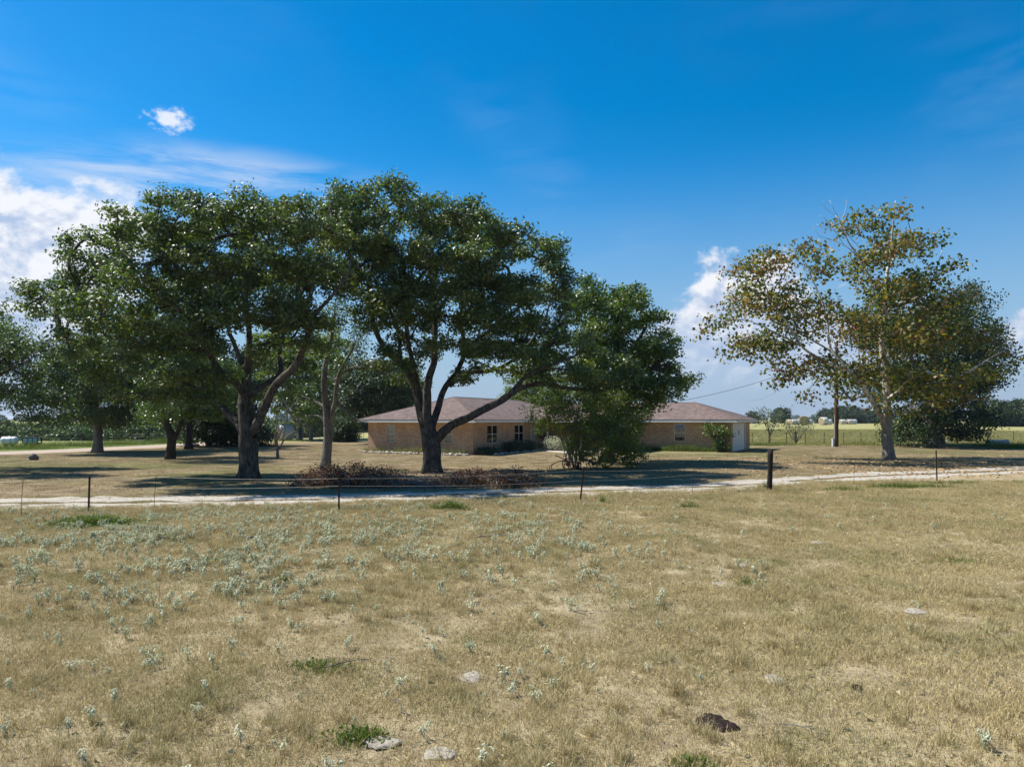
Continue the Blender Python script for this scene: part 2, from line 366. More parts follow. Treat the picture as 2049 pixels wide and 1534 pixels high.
def shingle_fn(n):
    uv = n.new('ShaderNodeUVMap').outputs[0]; b = n.new('ShaderNodeTexBrick'); n.l.new(uv, b.inputs[0])
    b.inputs['Color1'].default_value = (.125, .094, .086, 1); b.inputs['Color2'].default_value = (.205, .158, .144, 1); b.inputs['Mortar'].default_value = (.085, .062, .055, 1)
    b.inputs['Scale'].default_value = 1; b.inputs['Mortar Size'].default_value = .008; b.inputs['Brick Width'].default_value = .3; b.inputs['Row Height'].default_value = .14
    f = n.noise(pos(n), .7, 5, .65); g = n.noise(pos(n), 14, 4, .7)
    c = n.mix(1., b.outputs[0], n.ramp(n.m('ADD', n.m('MULTIPLY', f, .6), n.m('MULTIPLY', g, .4)), [(.3, (.78, .76, .75)), (.7, (1.25, 1.22, 1.2))]), 'MULTIPLY')
    return prin(n, c, .95, .15, bump=n.m('SUBTRACT', 1., b.outputs['Fac']), bstr=.5, bdist=.01)
M['shingle'] = mat('shingle', shingle_fn)
def glass_fn(n):
    g = n.new('ShaderNodeBsdfGlossy'); g.inputs['Roughness'].default_value = .04; g.inputs['Color'].default_value = (.8, .85, .9, 1)
    t = n.new('ShaderNodeBsdfTransparent'); t.inputs[0].default_value = (.75, .78, .78, 1)
    fr = n.new('ShaderNodeFresnel'); fr.inputs[0].default_value = 1.5
    return mixsh(n, n.m('ADD', fr.outputs[0], .04), t.outputs[0], g.outputs[0])
M['glass'] = mat('glass', glass_fn)

# ------------------------------------------------------------------ the ground, one sheet to the horizon
def axis(parts):
    o = []
    for a, b, s in parts: o.append(np.arange(a, b, s))
    return np.concatenate(o + [[parts[-1][1]]])
def grow_axis(a, b, s0, k):
    o = [a]; s = s0
    while o[-1] < b: o.append(o[-1] + s); s *= k
    return np.array(o)
xs = np.concatenate([-grow_axis(45, 6000, 1.2, 1.13)[::-1], np.arange(-44.6, 44.6, .4), grow_axis(45, 6000, 1.2, 1.13)])
ys = np.concatenate([np.arange(-40, 2, 3.), np.arange(2, 45, .35), np.arange(45, 100, 1.), grow_axis(100, 6500, 1.6, 1.05)])
X, Y = np.meshgrid(xs, ys); Z = H(X, Y)
dd = drive_y(X) - Y
yard = sst(dd + (fbm(X * .6, Y * .6, 3, 21) - .5) * 3, 1.5, -1.)
def back_edge(x): return np.interp(x, [-31, -20, 5, 18, 30, 45, 60, 90], [78, 82, 82, 72, 69, 70, 60, 58])
field = sst(Y - back_edge(X) + (fbm(X * .3, Y * .3, 3, 31) - .5) * 5, -1, 3)
rd = dist_poly(X, Y, ROAD)
left_of = (X < np.interp(Y, ROAD[:, 1], ROAD[:, 0])) & (Y > 28)
green = np.where(left_of, sst(rd, 22, 6) + .35, 0) * sst(Y, 320, 200)
green = np.maximum(green, .75 * sst(np.abs(Y - back_edge(X)), 3, .8) * sst(X, 34, 40))
green = np.clip(green + .5 * sst(fbm(X * .15, Y * .15, 3, 41), .55, .75) * yard * (1 - field), 0, 1)
nx, ny = len(xs), len(ys); i = np.arange(nx - 1)[None] + (np.arange(ny - 1) * nx)[:, None]
Q = np.stack([i, i + 1, i + nx + 1, i + nx], -1).reshape(-1, 4)
me = mesh_np('ground', np.stack([X, Y, Z], -1).reshape(-1, 3), Q, smooth=True, mat=M['ground'])
ca = me.color_attributes.new('zone', 'FLOAT_COLOR', 'POINT')
ca.data.foreach_set('color', np.stack([yard, field, green, np.ones_like(X)], -1).reshape(-1).astype(np.float32))
tag(link('ground', me), kind='structure')

# gravel drive: two pale wheel tracks, ragged because the sheet dips under the turf
sx = np.arange(-48, 52, .11); of = np.linspace(-1.9, 1.9, 34)
SX, OF = np.meshgrid(sx, of, indexing='ij')
cy = drive_y(SX); cyd = np.gradient(drive_y(sx), sx)[:, None]; nl = np.sqrt(1 + cyd ** 2)
cyS = np.convolve(drive_y(np.arange(-54, 58, .09)), np.ones(67) / 67, 'same'); cyS = np.interp(sx, np.arange(-54, 58, .09)[:len(cyS)], cyS)[:, None]
GX = SX - OF * cyd / nl; GY = cyS + OF / nl
track = np.maximum(np.exp(-((OF - .85) / .72) ** 2), np.exp(-((OF + .85) / .72) ** 2))
rag = fbm(GX * 1.6, GY * 3.4, 4, 51) * 1.3 - .14 + (fbm(GX * .3, GY * .5, 2, 57) - .5) * .7 + (vnoise(GX * 4.5, GY * 6, 58) - .5) * .4
fade = sst(GX, 20, 36) * .22
GZ = H(GX, GY) + np.clip((track - rag - .04 - fade) * .09, -.05, .012) + .004
i = np.arange(len(of) - 1)[None] + (np.arange(len(sx) - 1) * len(of))[:, None]
Q = np.stack([i, i + len(of), i + len(of) + 1, i + 1], -1).reshape(-1, 4)
tag(link('gravel_driveway', mesh_np('gravel_driveway', np.stack([GX, GY, GZ], -1).reshape(-1, 3), Q, smooth=True, mat=M['gravel'])), kind='structure')
# country road on the left
tp = np.linspace(0, len(ROAD) - 1, 160); rp = np.stack([np.interp(tp, np.arange(len(ROAD)), ROAD[:, k]) for k in (0, 1)], -1)
for _ in range(6): rp[1:-1] = (rp[:-2] + rp[1:-1] * 2 + rp[2:]) / 4
tg = np.gradient(rp, axis=0); tg /= np.linalg.norm(tg, axis=1, keepdims=True); nr = np.stack([-tg[:, 1], tg[:, 0]], -1)
of = np.linspace(-3.2, 3.2, 15)
G = rp[:, None] + nr[:, None] * (of[None, :, None] + ((fbm(rp[:, 0] * .8, rp[:, 1] * .8, 2, 61) - .5) * .8)[:, None, None] * (np.abs(of) > 3)[None, :, None])
GZ = H(G[..., 0], G[..., 1]) + .05 - .045 * (np.abs(of) / 3.2)[None] ** 2 - .1 * (np.abs(of) > 3.1)[None]
i = np.arange(14)[None] + (np.arange(159) * 15)[:, None]
tag(link('road', mesh_np('road', np.concatenate([G, GZ[..., None]], -1).reshape(-1, 3), np.stack([i, i + 15, i + 16, i + 1], -1).reshape(-1, 4)[:, ::-1], smooth=True, mat=M['road'])), kind='structure')

# ------------------------------------------------------------------ the brick house
HB = (-2.9, 52.5, 0.0); HR = math.atan2(-.486, .874)
house = empty('brick_house', HB, HR, 'long low tan brick house with brown hipped roof and white eaves', 'house')
ZW = 2.40
def wall(axis_, c, a0, a1, inward, openings, name='wall', z1=ZW):
    """a brick wall along x (axis 'x') or y at coordinate c, with openings (b0,b1,z0,z1)"""
    th = .12; boxes = []; ops = sorted(openings); p = a0
    for b0, b1, z0, zt in ops:
        boxes += [(p, b0, -.2, z1), (b0, b1, -.2, z0), (b0, b1, zt, z1)]; p = b1
    boxes.append((p, a1, -.2, z1))
    V = []; Qs = []; UV = []
    for (b0, b1, z0, zt) in boxes:
        if b1 - b0 < .01 or zt - z0 < .01: continue
        lo, hi = sorted((c, c + inward * th)); k = len(V)
        for z in (z0, zt):
            for d in (lo, hi):
                for s_ in (b0, b1): V.append((s_, d, z) if axis_ == 'x' else (d, s_, z))
        for f in [(0, 2, 3, 1), (4, 5, 7, 6), (0, 1, 5, 4), (2, 6, 7, 3), (0, 4, 6, 2), (1, 3, 7, 5)]:
            Qs.append([k + j for j in f])
            for j in f:
                x, y, z = V[k + j]; UV.append((x + y + .003, z))
    me = mesh_np(name, V, Qs, mat=M['brick']); ul = me.uv_layers.new(name='UVMap')
    ul.data.foreach_set('uv', np.array(UV, np.float32).ravel())
    # keep outward normals
    import bmesh as _b
    bm = _b.new(); bm.from_mesh(me); _b.ops.recalc_face_normals(bm, faces=bm.faces); bm.to_mesh(me); bm.free()
    return link(name, me, house)
MX, MY0, MY1 = 15.85, 13.4, 21.0
W1 = [(-8.12, -7.28, .80, 2.16), (-2.64, -1.82, .80, 2.16)]; W2 = [(2.07, 3.66, .78, 2.18), (6.43, 7.99, .78, 2.18)]
D1 = (9.35, 10.3, .04, 2.1); W3 = (MX - 4.62, MX - 3.68, .80, 2.24); W4 = (3.6, 5.4, .75, 2.1); GD = (14.15, 18.95, 0.0, 2.22)
wall('x', 0, -10, -.12, 1, W1); wall('y', 0, 0, MY0, -1, W2 + [D1]); wall('x', MY0, 0, MX - .12, 1, [W4, W3]); wall('y', MX, MY0, MY1, -1, [GD])
wall('y', -10, .12, MY1, 1, []); wall('x', MY1, -10, MX, -1, [])
MB().box(-9.8, -.15, .14, 20.8, -.05, .02).box(-.15, MX - .2, MY0 + .14, 20.8, -.05, .02).build('floor_slab', M['concrete'], house)
MB().box(-9.8, -.2, 4.5, 4.6, .03, 2.36).box(-4.6, -4.5, .2, 4.4, .03, 2.36).box(.2, MX - .5, 16.8, 16.9, .03, 2.36).box(9.0, 9.1, 13.6, 16.7, .03, 2.36).build('partition', M['dark_room'], house)

def window(ax, c, out, o, vert=False, blind=True, rail=True):
    """window > frame, pane, blind, sill; ax is the wall's axis, out the outward direction"""
    b0, b1, z0, z1 = o
    def bx(m, s0, s1, d0, d1, za, zb):
        lo, hi = sorted((c - out * d0, c - out * d1))
        m.box(s0, s1, lo, hi, za, zb) if ax == 'x' else m.box(lo, hi, s0, s1, za, zb)
    t = .05; m = MB()
    bx(m, b0, b0 + t, .03, .09, z0, z1); bx(m, b1 - t, b1, .03, .09, z0, z1); bx(m, b0 + t, b1 - t, .03, .09, z0, z0 + t); bx(m, b0 + t, b1 - t, .03, .09, z1 - t, z1)
    zm = (z0 + z1) / 2
    if rail: bx(m, b0 + t, b1 - t, .035, .085, zm - .022, zm + .022)
    if vert: bx(m, (b0 + b1) / 2 - .035, (b0 + b1) / 2 + .035, .025, .088, z0 + t, zm - .022); bx(m, (b0 + b1) / 2 - .035, (b0 + b1) / 2 + .035, .025, .088, zm + .022, z1 - t)
    win = m.build('window', M['alum'], house)
    m = MB(); bx(m, b0 + t, b1 - t, .058, .062, z0 + t, z1 - t); m.build('pane', M['glass'], win)
    m = MB(); bx(m, b0 - .06, b1 + .06, -.05, .028, z0 - .07, z0 - .002); m.build('sill', M['brick_sill'] if 'brick_sill' in M else M['alum'], win)
    if blind:
        m = MB(); k = 0; z = z0 + .03
        while z < z1 - .02: bx(m, b0 + .03, b1 - .03, .14, .15 + .012 * (k % 2), z, min(z + .045, z1)); z += .048; k += 1
        m.build('blind', M['blind'], win)
    return win
plain('brick_sill', (.40, .25, .15), .85, .2)
for o in W1: window('x', 0, -1, o)
for o in W2: window('y', 0, 1, o, vert=True)
window('x', MY0, -1, W4, vert=True, blind=False)
gw = window('x', MY0, -1, W3, blind=False); tag(gw, 'garage window without blinds, a loose strip behind its upper pane')
m = MB(); m.tube([(MX - 4.1, MY0 + .2, 1.55), (MX - 3.78, MY0 + .22, 2.15)], .045, 6); m.build('loose_strip', M['white_paint'], gw)
MB().box(MX - 4.1, MX - 3.8, MY0 + .6, MY0 + .9, .9, 1.25).build('stored_box', M['pale_stone'], gw)
# entry door and porch
dr = MB().box(-.09, -.04, 9.40, 10.25, .04, 2.06).build('door', M['white_paint'], house)
MB().tube([(-.02, 9.50, 1.0), (.03, 9.50, 1.0)], .03, 8).build('handle', M['black_iron'], dr)
MB().box(-.10, .03, 10.3, 10.42, 0, 2.15).box(-.10, .03, 9.22, 9.35, 0, 2.15).box(-.10, .03, 9.35, 10.3, 2.1, 2.2).build('door_frame', M['white_paint'], house)
MB().box(0.02, 8.2, 9.0, 13.38, -.1, .03).build('porch_slab', M['concrete'], house)
for x in (1.55, 4.6, 7.8): MB().box(x - .06, x + .06, 9.3, 9.42, .03, 2.36).build('porch_post', M['porch_wood'], house)
# garage door of five lifted panels
gdo = MB().box(MX - .10, MX + .02, 13.98, 14.15, 0, 2.3).box(MX - .10, MX + .02, 18.95, 19.1, 0, 2.3).box(MX - .10, MX + .02, 14.15, 18.95, 2.22, 2.32).build('garage_door', M['white_paint'], house)
tag(gdo, 'white sectional garage door on the end of the house')
pan = MB().box(-.02, .02, 0, 4.78, 0, .435).mesh('panel', M['white_paint'])
for k in range(5): link('panel', pan, gdo, (MX - .06, 14.16, .01 + k * .442))
MB().box(MX - .04, MX - .02, 16.4, 16.6, 1.35, 1.7).build('handle', M['black_iron'], gdo)
# hipped roofs
def hip(x0, x1, y0, y1, ze, pitch, along):
    V = []; 
    if along == 'y':
        hw = (x1 - x0) / 2; zr = ze + hw * pitch; xm = (x0 + x1) / 2; a = (xm, y0 + hw, zr); b = (xm, y1 - hw, zr)
        cs = [(x0, y0, ze), (x1, y0, ze), (x1, y1, ze), (x0, y1, ze)]
        faces = [[cs[0], cs[1], a], [cs[1], cs[2], b, a], [cs[2], cs[3], b], [cs[3], cs[0], a, b]]; hips = [(cs[0], a), (cs[1], a), (cs[2], b), (cs[3], b), (a, b)]
    else:
        hw = (y1 - y0) / 2; zr = ze + hw * pitch; ym = (y0 + y1) / 2; a = (x0 + hw, ym, zr); b = (x1 - hw, ym, zr)
        cs = [(x0, y0, ze), (x1, y0, ze), (x1, y1, ze), (x0, y1, ze)]
        faces = [[cs[0], cs[1], b, a], [cs[1], cs[2], b], [cs[2], cs[3], a, b], [cs[3], cs[0], a]]; hips = [(cs[0], a), (cs[3], a), (cs[1], b), (cs[2], b), (a, b)]
    return faces, hips, cs
def build_roof(specs):
    V = []; Qs = []; Ts = []; UV = []; uq = []; ut = []; caps = MB()
    for sp in specs:
        faces, hips, cs = hip(*sp)
        for f in faces:
            k = len(V); V += f; p = [Vector(v) for v in f]; ex = (p[1] - p[0]).normalized(); nn = (p[1] - p[0]).cross(p[2] - p[0]).normalized(); ey = nn.cross(ex)
            u = [((q_ - p[0]).dot(ex) + 3, (q_ - p[0]).dot(ey)) for q_ in p]
            if len(f) == 4: Qs.append([k, k + 1, k + 2, k + 3]); uq += u
            else: Ts.append([k, k + 1, k + 2]); ut += u
        for a, b in hips:
            a = np.array(a); b = np.array(b); n_ = max(2, int(np.linalg.norm(b - a) / .25))
            caps.tube(np.linspace(a, b, n_) + np.array([0, 0, -.03]), .07, 5, a=.5)
    me = mesh_np('roof', V, Qs, Ts, mat=M['shingle']); ul = me.uv_layers.new(name='UVMap'); ul.data.foreach_set('uv', np.array(uq + ut, np.float32).ravel())
    r = link('roof', me, house); caps.build('ridge_cap', M['shingle_cap'], r); return r
plain('shingle_cap', (.155, .115, .10), .95, .1, sc=12)
ZE = 2.60
roof = build_roof([(-10.62, .62, -.62, 21.62, ZE, .335, 'y'), (-6, 16.47, 12.78, 21.62, ZE - .006, .335, 'x'), (-3, 8.6, 9.02, 21.3, ZE - .012, .235, 'x')])
def eave(pts, name='fascia'):
    """white board along the eave"""
    m = MB()
    for a, b in zip(pts[:-1], pts[1:]):
        (xa, ya), (xb, yb) = a, b
        if abs(ya - yb) < 1e-6: m.box(min(xa, xb), max(xa, xb), ya - .02, ya + .02, 2.385, 2.575)
        else: m.box(xa - .02, xa + .02, min(ya, yb) + .021, max(ya, yb) - .021, 2.385, 2.575)
    fo = m.build(name, M['white_paint'], house); m = MB()
    for a, b in zip(pts[:-1], pts[1:]):
        (xa, ya), (xb, yb) = a, b
        if abs(ya - yb) < 1e-6: m.box(min(xa, xb) - .02, max(xa, xb) + .02, ya - .035, ya + .01, 2.577, 2.612)
        else: m.box(xa - .033, xa + .033, min(ya, yb) + .04, max(ya, yb) - .04, 2.577, 2.612)
    m.build('drip_edge', M['trailer_dark'], fo); return fo
eave([(-10.6, -.6), (.6, -.6)]); eave([(.6, -.6), (.6, 9.02)]); eave([(-10.6, -.6), (-10.6, 21.6)]); eave([(.6, 9.04), (8.58, 9.04)]); eave([(8.58, 9.04), (8.58, 12.8)])
eave([(8.58, 12.8), (16.45, 12.8)]); eave([(16.45, 12.8), (16.45, 21.6)]); eave([(-10.6, 21.6), (16.45, 21.6)])
MB().box(-10.55, .55, -.55, 21.5, 2.40, 2.43).build('soffit', M['white_paint'], house)
MB().box(.56, 8.5, 9.1, 12.78, 2.405, 2.435).box(.56, 16.4, 12.785, 21.5, 2.405, 2.435).build('soffit', M['white_paint'], house)
def HL(x, y):      # a spot given in the house's own axes
    c, s = math.cos(HR), math.sin(HR); return HB[0] + c * x - s * y, HB[1] + s * x + c * y

# ------------------------------------------------------------------ trees
def catmull(P, step):
    P = np.asarray(P, float); n = len(P)
    if n < 3: k = max(2, int(np.linalg.norm(P[-1, :3] - P[0, :3]) / step) + 1); return np.linspace(P[0], P[-1], k)
    E = np.vstack([2 * P[0] - P[1], P, 2 * P[-1] - P[-2]]); out = []
    for j in range(1, n):
        p0, p1, p2, p3 = E[j - 1], E[j], E[j + 1], E[j + 2]; k = max(2, int(np.linalg.norm((p2 - p1)[:3]) / step))
        t = (np.arange(k) / k)[:, None]
        out.append(.5 * (2 * p1 + (p2 - p0) * t + (2 * p0 - 5 * p1 + 4 * p2 - p3) * t ** 2 + (-p0 + 3 * p1 - 3 * p2 + p3) * t ** 3))
    return np.vstack(out + [P[-1:]])
def leaves_mesh(name, Cn, L, Wd, m, r, up=.5, out=None, clump_t=None, droop=0.):
    n = len(Cn); nv = r.normal(size=(n, 3)); nv[:, 2] += up
    if out is not None: nv += out * 1.1
    nv /= np.linalg.norm(nv, axis=1, keepdims=True)
    d = r.normal(size=(n, 3)); d[:, 2] -= droop; d -= (d * nv).sum(1, keepdims=True) * nv; d /= np.linalg.norm(d, axis=1, keepdims=True)
    s = np.cross(nv, d); l = (L * r.uniform(.65, 1.25, n))[:, None]; wd = (Wd * r.uniform(.65, 1.25, n))[:, None]
    V = np.stack([Cn - d * l * .5, Cn + s * wd * .5 - nv * wd * .12 + d * l * .05, Cn + d * l * .5 - nv * l * .1, Cn - s * wd * .5 - nv * wd * .12 + d * l * .05], 1)
    t = r.beta(2, 2, n) if clump_t is None else np.clip(clump_t + r.normal(0, .2, n), 0, 1)
    Qd = np.arange(n * 4).reshape(n, 4)
    return mesh_np(name, V.reshape(-1, 3), Qd, attrs={'tint': np.repeat(t, 4)}, mat=m)
TRIS = 0
def tree(name, label, cat, base, limbs, lobes, leaf, bark, seed, spacing=1.0, tips=6, per=50, lsize=(.10, .06), spread=.30, tipr=.75, flat=.65, group=None,
         sides=10, twig_r=.012, flare=.5, shell=.55, tint_shift=0., twigs_bare=(), trunk_name='trunk', drawn=True, crown=True, lsides=3, twigmat=None):
    """limbs: lists of (x,y,z,r) local to the base, the first is the trunk; lobes: (x,y,z,rx,ry,rz)"""
    r = np.random.default_rng(seed); bx_, by_ = base
    root = empty(name, ground(bx_, by_), 0, label, cat, group)
    P = np.zeros((60000, 3)); par = np.full(60000, -1); T = np.zeros((60000, 3)); n = 0; chains = []
    tm = MB(); expl = {}
    for li, lb in enumerate(limbs):
        pts = catmull(lb, .30); ln = np.linspace(0, 1, len(pts))
        wob = np.cumsum(r.normal(0, .018, (len(pts), 3)), 0); wob -= wob[-1] * ln[:, None]
        if li == 0: wob *= .5
        pts[:, :3] += wob
        rad = np.maximum(pts[:, 3], .01)
        if li == 0: rad = rad * (1 + flare * np.exp(-np.maximum(pts[:, 2], 0) / .32))
        ph = r.uniform(0, 6.28, 6)
        def lob(th, PP, ph=ph, li=li):
            z = PP[:, 2][:, None]; k = .10 if li == 0 else .06
            base_f = np.exp(-np.maximum(z, 0) / .5) * .16 * np.cos(5 * th[None] + ph[0]) if li == 0 else 0
            return 1 + k * np.sin(3 * th[None] + ph[1] + z * 1.1) + k * .7 * np.sin(7 * th[None] + ph[2] - z * 1.7) + base_f
        if li == 0: pts[0, 2] -= .25
        sd_ = max(6, sides + (6 if li == 0 else 0) - (0 if rad[0] > .12 else 3))
        tm.tube(pts[:, :3], rad, sd_, lobes=lob)
        tg = np.gradient(pts[:, :3], axis=0); tg /= np.linalg.norm(tg, axis=1, keepdims=True) + 1e-9
        k = len(pts); P[n:n + k] = pts[:, :3]; T[n:n + k] = tg; par[n + 1:n + k] = np.arange(n, n + k - 1)
        for j in range(k): expl[n + j] = rad[j]
        if li > 0:
            pj = np.argmin(np.linalg.norm(P[:n] - pts[0, :3], axis=1)); par[n] = pj
        if li == 0: nofork = int(k * .7)
        n += k
    tm.build(trunk_name, bark, root, smooth=True)
    start_ok = nofork if len(limbs) > 1 else int(nofork * .8)
    # clump centres in the lobes
    cl = []; lt = []
    for (cx, cy_, cz, rx, ry, rz) in lobes:
        tgt = max(4, int(14 * (rx * ry * rz) ** (2 / 3) / spacing ** 2)); tries = 0; own = []
        while len(own) < tgt and tries < tgt * 12:
            tries += 1; d = r.normal(size=3); d /= np.linalg.norm(d)
            if d[2] < -.35 and r.random() < .6: continue
            p = np.array([cx, cy_, cz]) + d * np.array([rx, ry, rz]) * r.uniform(shell, 1.0)
            if cl and np.min(np.linalg.norm((np.array(cl) - p) * np.array([1, 1, 1.3]), axis=1)) < spacing: continue
            cl.append(p); own.append(p)
            lt.append(r.normal(0, .17))
    cl = np.array(cl); lt = np.array(lt)
    ctr = P[:n].mean(0) if len(cl) == 0 else cl.mean(0)
    order = np.argsort(np.min(np.linalg.norm(cl[:, None] - P[None, :n:3], axis=2), axis=1)) if len(cl) else []
    tipl = []; tint = []; outv = []
    def add_branch(a, src=None):
        nonlocal n
        cand = np.arange(start_ok, n) if src is None else src
        v = a - P[cand]; d = np.linalg.norm(v, axis=1) + 1e-6; cs = (v * T[cand]).sum(1) / d
        j = cand[np.argmin(d * (1.5 - .5 * cs) + np.maximum(0, P[cand][:, 2] - a[2]) * .35)]
        p0 = P[j]; L = np.linalg.norm(a - p0); k = max(2, int(L / .32)); c = p0 + T[j] * L * .35 + np.array([0, 0, .10 * L]); t = (np.arange(1, k + 1) / k)[:, None]
        pts = (1 - t) ** 2 * p0 + 2 * t * (1 - t) * c + t ** 2 * a; pts[:-1] += r.normal(0, .035 * min(L, 2.), (k - 1, 3)) if k > 1 else 0
        P[n:n + k] = pts; par[n] = j; par[n + 1:n + k] = np.arange(n, n + k - 1)
        tg = np.gradient(np.vstack([p0, pts]), axis=0)[1:]; T[n:n + k] = tg / (np.linalg.norm(tg, axis=1, keepdims=True) + 1e-9)
        chains.append([j] + list(range(n, n + k))); n += k; return n - 1
    for ci in order:
        e = add_branch(cl[ci]); near = np.arange(max(0, e - 3), e + 1)
        for _ in range(tips):
            d = r.normal(size=3); d[2] = abs(d[2]) * .7 - .25; d /= np.linalg.norm(d)
            a = cl[ci] + d * np.array([1, 1, flat]) * tipr * r.uniform(.35, 1.)
            tipl.append(a); tint.append(lt[ci]); outv.append(cl[ci] - np.array([0, 0, .25 * tipr]))
            add_branch(a, near)
    for a in twigs_bare: add_branch(np.array(a, float))
    cnt = np.zeros(n); tipmask = np.ones(n, bool); tipmask[par[:n][par[:n] >= 0]] = False; cnt[tipmask] = 1
    for k in range(n - 1, 0, -1):
        if par[k] >= 0: cnt[par[k]] += cnt[k]
    rad = twig_r * np.maximum(cnt, 1) ** .45
    if chains and drawn:
        bm_ = MB()
        for ch in chains:
            rr = rad[ch].copy(); rr[0] = min(rr[1] * 1.2, expl.get(ch[0], 1e9)); rr = np.minimum.accumulate(np.maximum(rr, twig_r * .6)); rr[-1] *= .5
            s_ = lsides if rr[0] < .03 else (5 if rr[0] < .07 else 7)
            bm_.tube(P[ch], rr, s_, cap=False)
        tag(bm_.build('branches', twigmat or bark, root, smooth=True), kind='stuff')
    if crown and len(tipl):
        tipl = np.array(tipl); tt = np.repeat(np.array(tint), per); ov = np.repeat(np.array(outv), per, 0)
        cc = np.repeat(tipl, per, 0) + np.clip(r.normal(size=(len(tipl) * per, 3)), -1.8, 1.8) * np.array([spread, spread, spread * .75])
        ov = cc - ov; ov /= np.linalg.norm(ov, axis=1, keepdims=True) + 1e-6
        base_t = r.beta(2, 2.2, len(tipl) * per) + tt + tint_shift
        me = leaves_mesh('crown', cc, lsize[0], lsize[1], leaf, r, out=ov, clump_t=np.clip(base_t, 0, 1))
        tag(link('crown', me, root), kind='stuff')
    return root
def from_px(base_px, d, limbs, lobes, depth=1., two_sided=True, seed=0, rscale=1., shrink=.62, slim=.84):
    """limb and lobe outlines measured in the photograph at the tree's own distance, turned into metres round its base"""
    s = d / F; bx_ = (base_px - CX) * s; r = np.random.default_rng(seed)
    def at(px, py, dy_):      # the crown is a dome: its near side stays inside the outline
        k = (d + min(dy_, 0)) / F; return (px - CX) * k - bx_, CAMZ - (py - HY) * k
    L = [[(at(px, py, dy_)[0], dy_, at(px, py, dy_)[1], rp * s * (rscale if li == 0 or not slim else slim * rscale)) for (px, py, dy_, rp) in lb] for li, lb in enumerate(limbs)]
    O = []
    for (px, py, a, b, *rest) in lobes:
        x, z = at(px, py, 0); ra, rb = max(a * s - shrink, .35), max(b * s - shrink * .8, .3); rd_ = max(ra, rb) * 1.2
        if rest: O.append((at(px, py, rest[0])[0], rest[0], at(px, py, rest[0])[1], ra, rd_, rb))
        elif two_sided:
            dd_ = depth * r.uniform(.75, 1.25); xf, zf = at(px, py, -dd_); O += [(xf + r.normal(0, .2), -dd_, zf - .15, ra * .92, rd_, rb * .92), (x, dd_, z - .2, ra * .95, rd_, rb * .95)]
        else: O.append((x, r.normal(0, depth * .5), z, ra, rd_ * 1.2, rb))
    return (bx_, d), L, O

# great oak, left
b, L, O = from_px(498, 30.8, [
    [(498, 962, 0, 18), (497, 925, 0, 17), (496, 890, 0, 18), (495, 862, 0, 17), (490, 822, 0, 12), (488, 782, .2, 10), (492, 735, .3, 8), (494, 690, .4, 6), (490, 640, .5, 5), (484, 585, .5, 4), (500, 520, .4, 3), (505, 450, .3, 1.6)],
    [(506, 872, 0, 12), (520, 842, -.3, 11), (535, 805, -.6, 10), (553, 770, -1, 9), (587, 735, -1.5, 8), (610, 690, -2, 6.5), (625, 640, -2.2, 5), (663, 596, -2.5, 3.5), (700, 540, -2.6, 2), (690, 470, -2.6, 1.2)],
    [(486, 868, 0, 10), (462, 845, .5, 9), (430, 822, 1.0, 8), (405, 803, 1.6, 7), (360, 780, 2.2, 5.5), (310, 760, 2.8, 4), (250, 740, 3, 2.5)],
    [(490, 790, 0, 9), (470, 765, -.8, 8), (441, 742, -1.6, 7), (420, 700, -2.4, 6), (385, 650, -3.2, 5), (340, 600, -3.8, 3.8), (290, 550, -4, 2.5), (240, 500, -4, 1.5)],
    [(498, 790, 0, 8), (520, 765, .8, 7), (537, 742, 1.5, 6.5), (525, 690, 2.2, 5.5), (540, 620, 2.6, 4.5), (570, 550, 2.8, 3.2), (600, 480, 2.8, 2), (610, 430, 2.8, 1.2)],
    [(488, 775, .2, 7), (465, 735, 1.2, 6.5), (430, 680, 2.2, 5.5), (400, 620, 3, 4.5), (390, 550, 3.4, 3.2), (400, 470, 3.4, 2)],
    [(430, 700, -2.2, 5), (360, 700, -2.2, 4), (280, 690, -2.4, 3.2), (200, 650, -2.2, 2.4), (130, 620, -2, 1.4)]],
    [(105, 615, 80, 62, 0), (70, 600, 50, 50, -1), (150, 560, 85, 55, .8), (205, 510, 90, 60, 0), (290, 455, 95, 65), (390, 430, 95, 58), (490, 425, 95, 55), (590, 430, 85, 55), (670, 430, 60, 55, 0),
     (200, 620, 95, 60), (300, 560, 105, 70), (420, 530, 100, 65), (530, 525, 95, 60), (630, 530, 70, 60), (310, 670, 105, 55), (230, 710, 90, 50, 2.2), (400, 640, 80, 55, -3.6),
     (350, 740, 95, 45), (290, 790, 75, 35, 2), (410, 800, 60, 40, -2.5), (590, 620, 70, 50), (650, 640, 45, 50, -2.2), (150, 690, 60, 45, -1), (610, 700, 45, 30, -2.2), (450, 720, 60, 40, 2.5), (470, 610, 75, 55), (545, 600, 70, 50), (520, 680, 55, 45, 2.4), (570, 690, 45, 36, -1.8), (440, 760, 50, 36, -2.6), (640, 690, 40, 34, -2), (380, 830, 60, 26, 1.5), (230, 790, 60, 40, 1), (480, 650, 60, 45, -3.2), (550, 640, 60, 40, -3), (500, 710, 45, 34, -2.8), (590, 660, 50, 36, 2.6), (420, 690, 60, 40, -3.4), (620, 650, 45, 40, -3), (655, 415, 55, 45, -1), (665, 480, 50, 50, -2.5), (660, 560, 45, 45, 2), (640, 600, 45, 40, -3), (170, 740, 60, 50, 1), (120, 680, 55, 45, 1.5), (330, 640, 70, 50, 3), (560, 720, 40, 34, 2.4), (460, 790, 40, 26, 2.6)], depth=3.1, seed=1)
tree('oak_tree', 'great dark-leaved oak with a bare forked trunk, left of the brush pile', 'tree', b, L, O, M['oak_leaf'], M['oak_bark'], 11, spacing=.90, tips=8, per=42, lsize=(.15, .095), spread=.21, tipr=.62, sides=12)
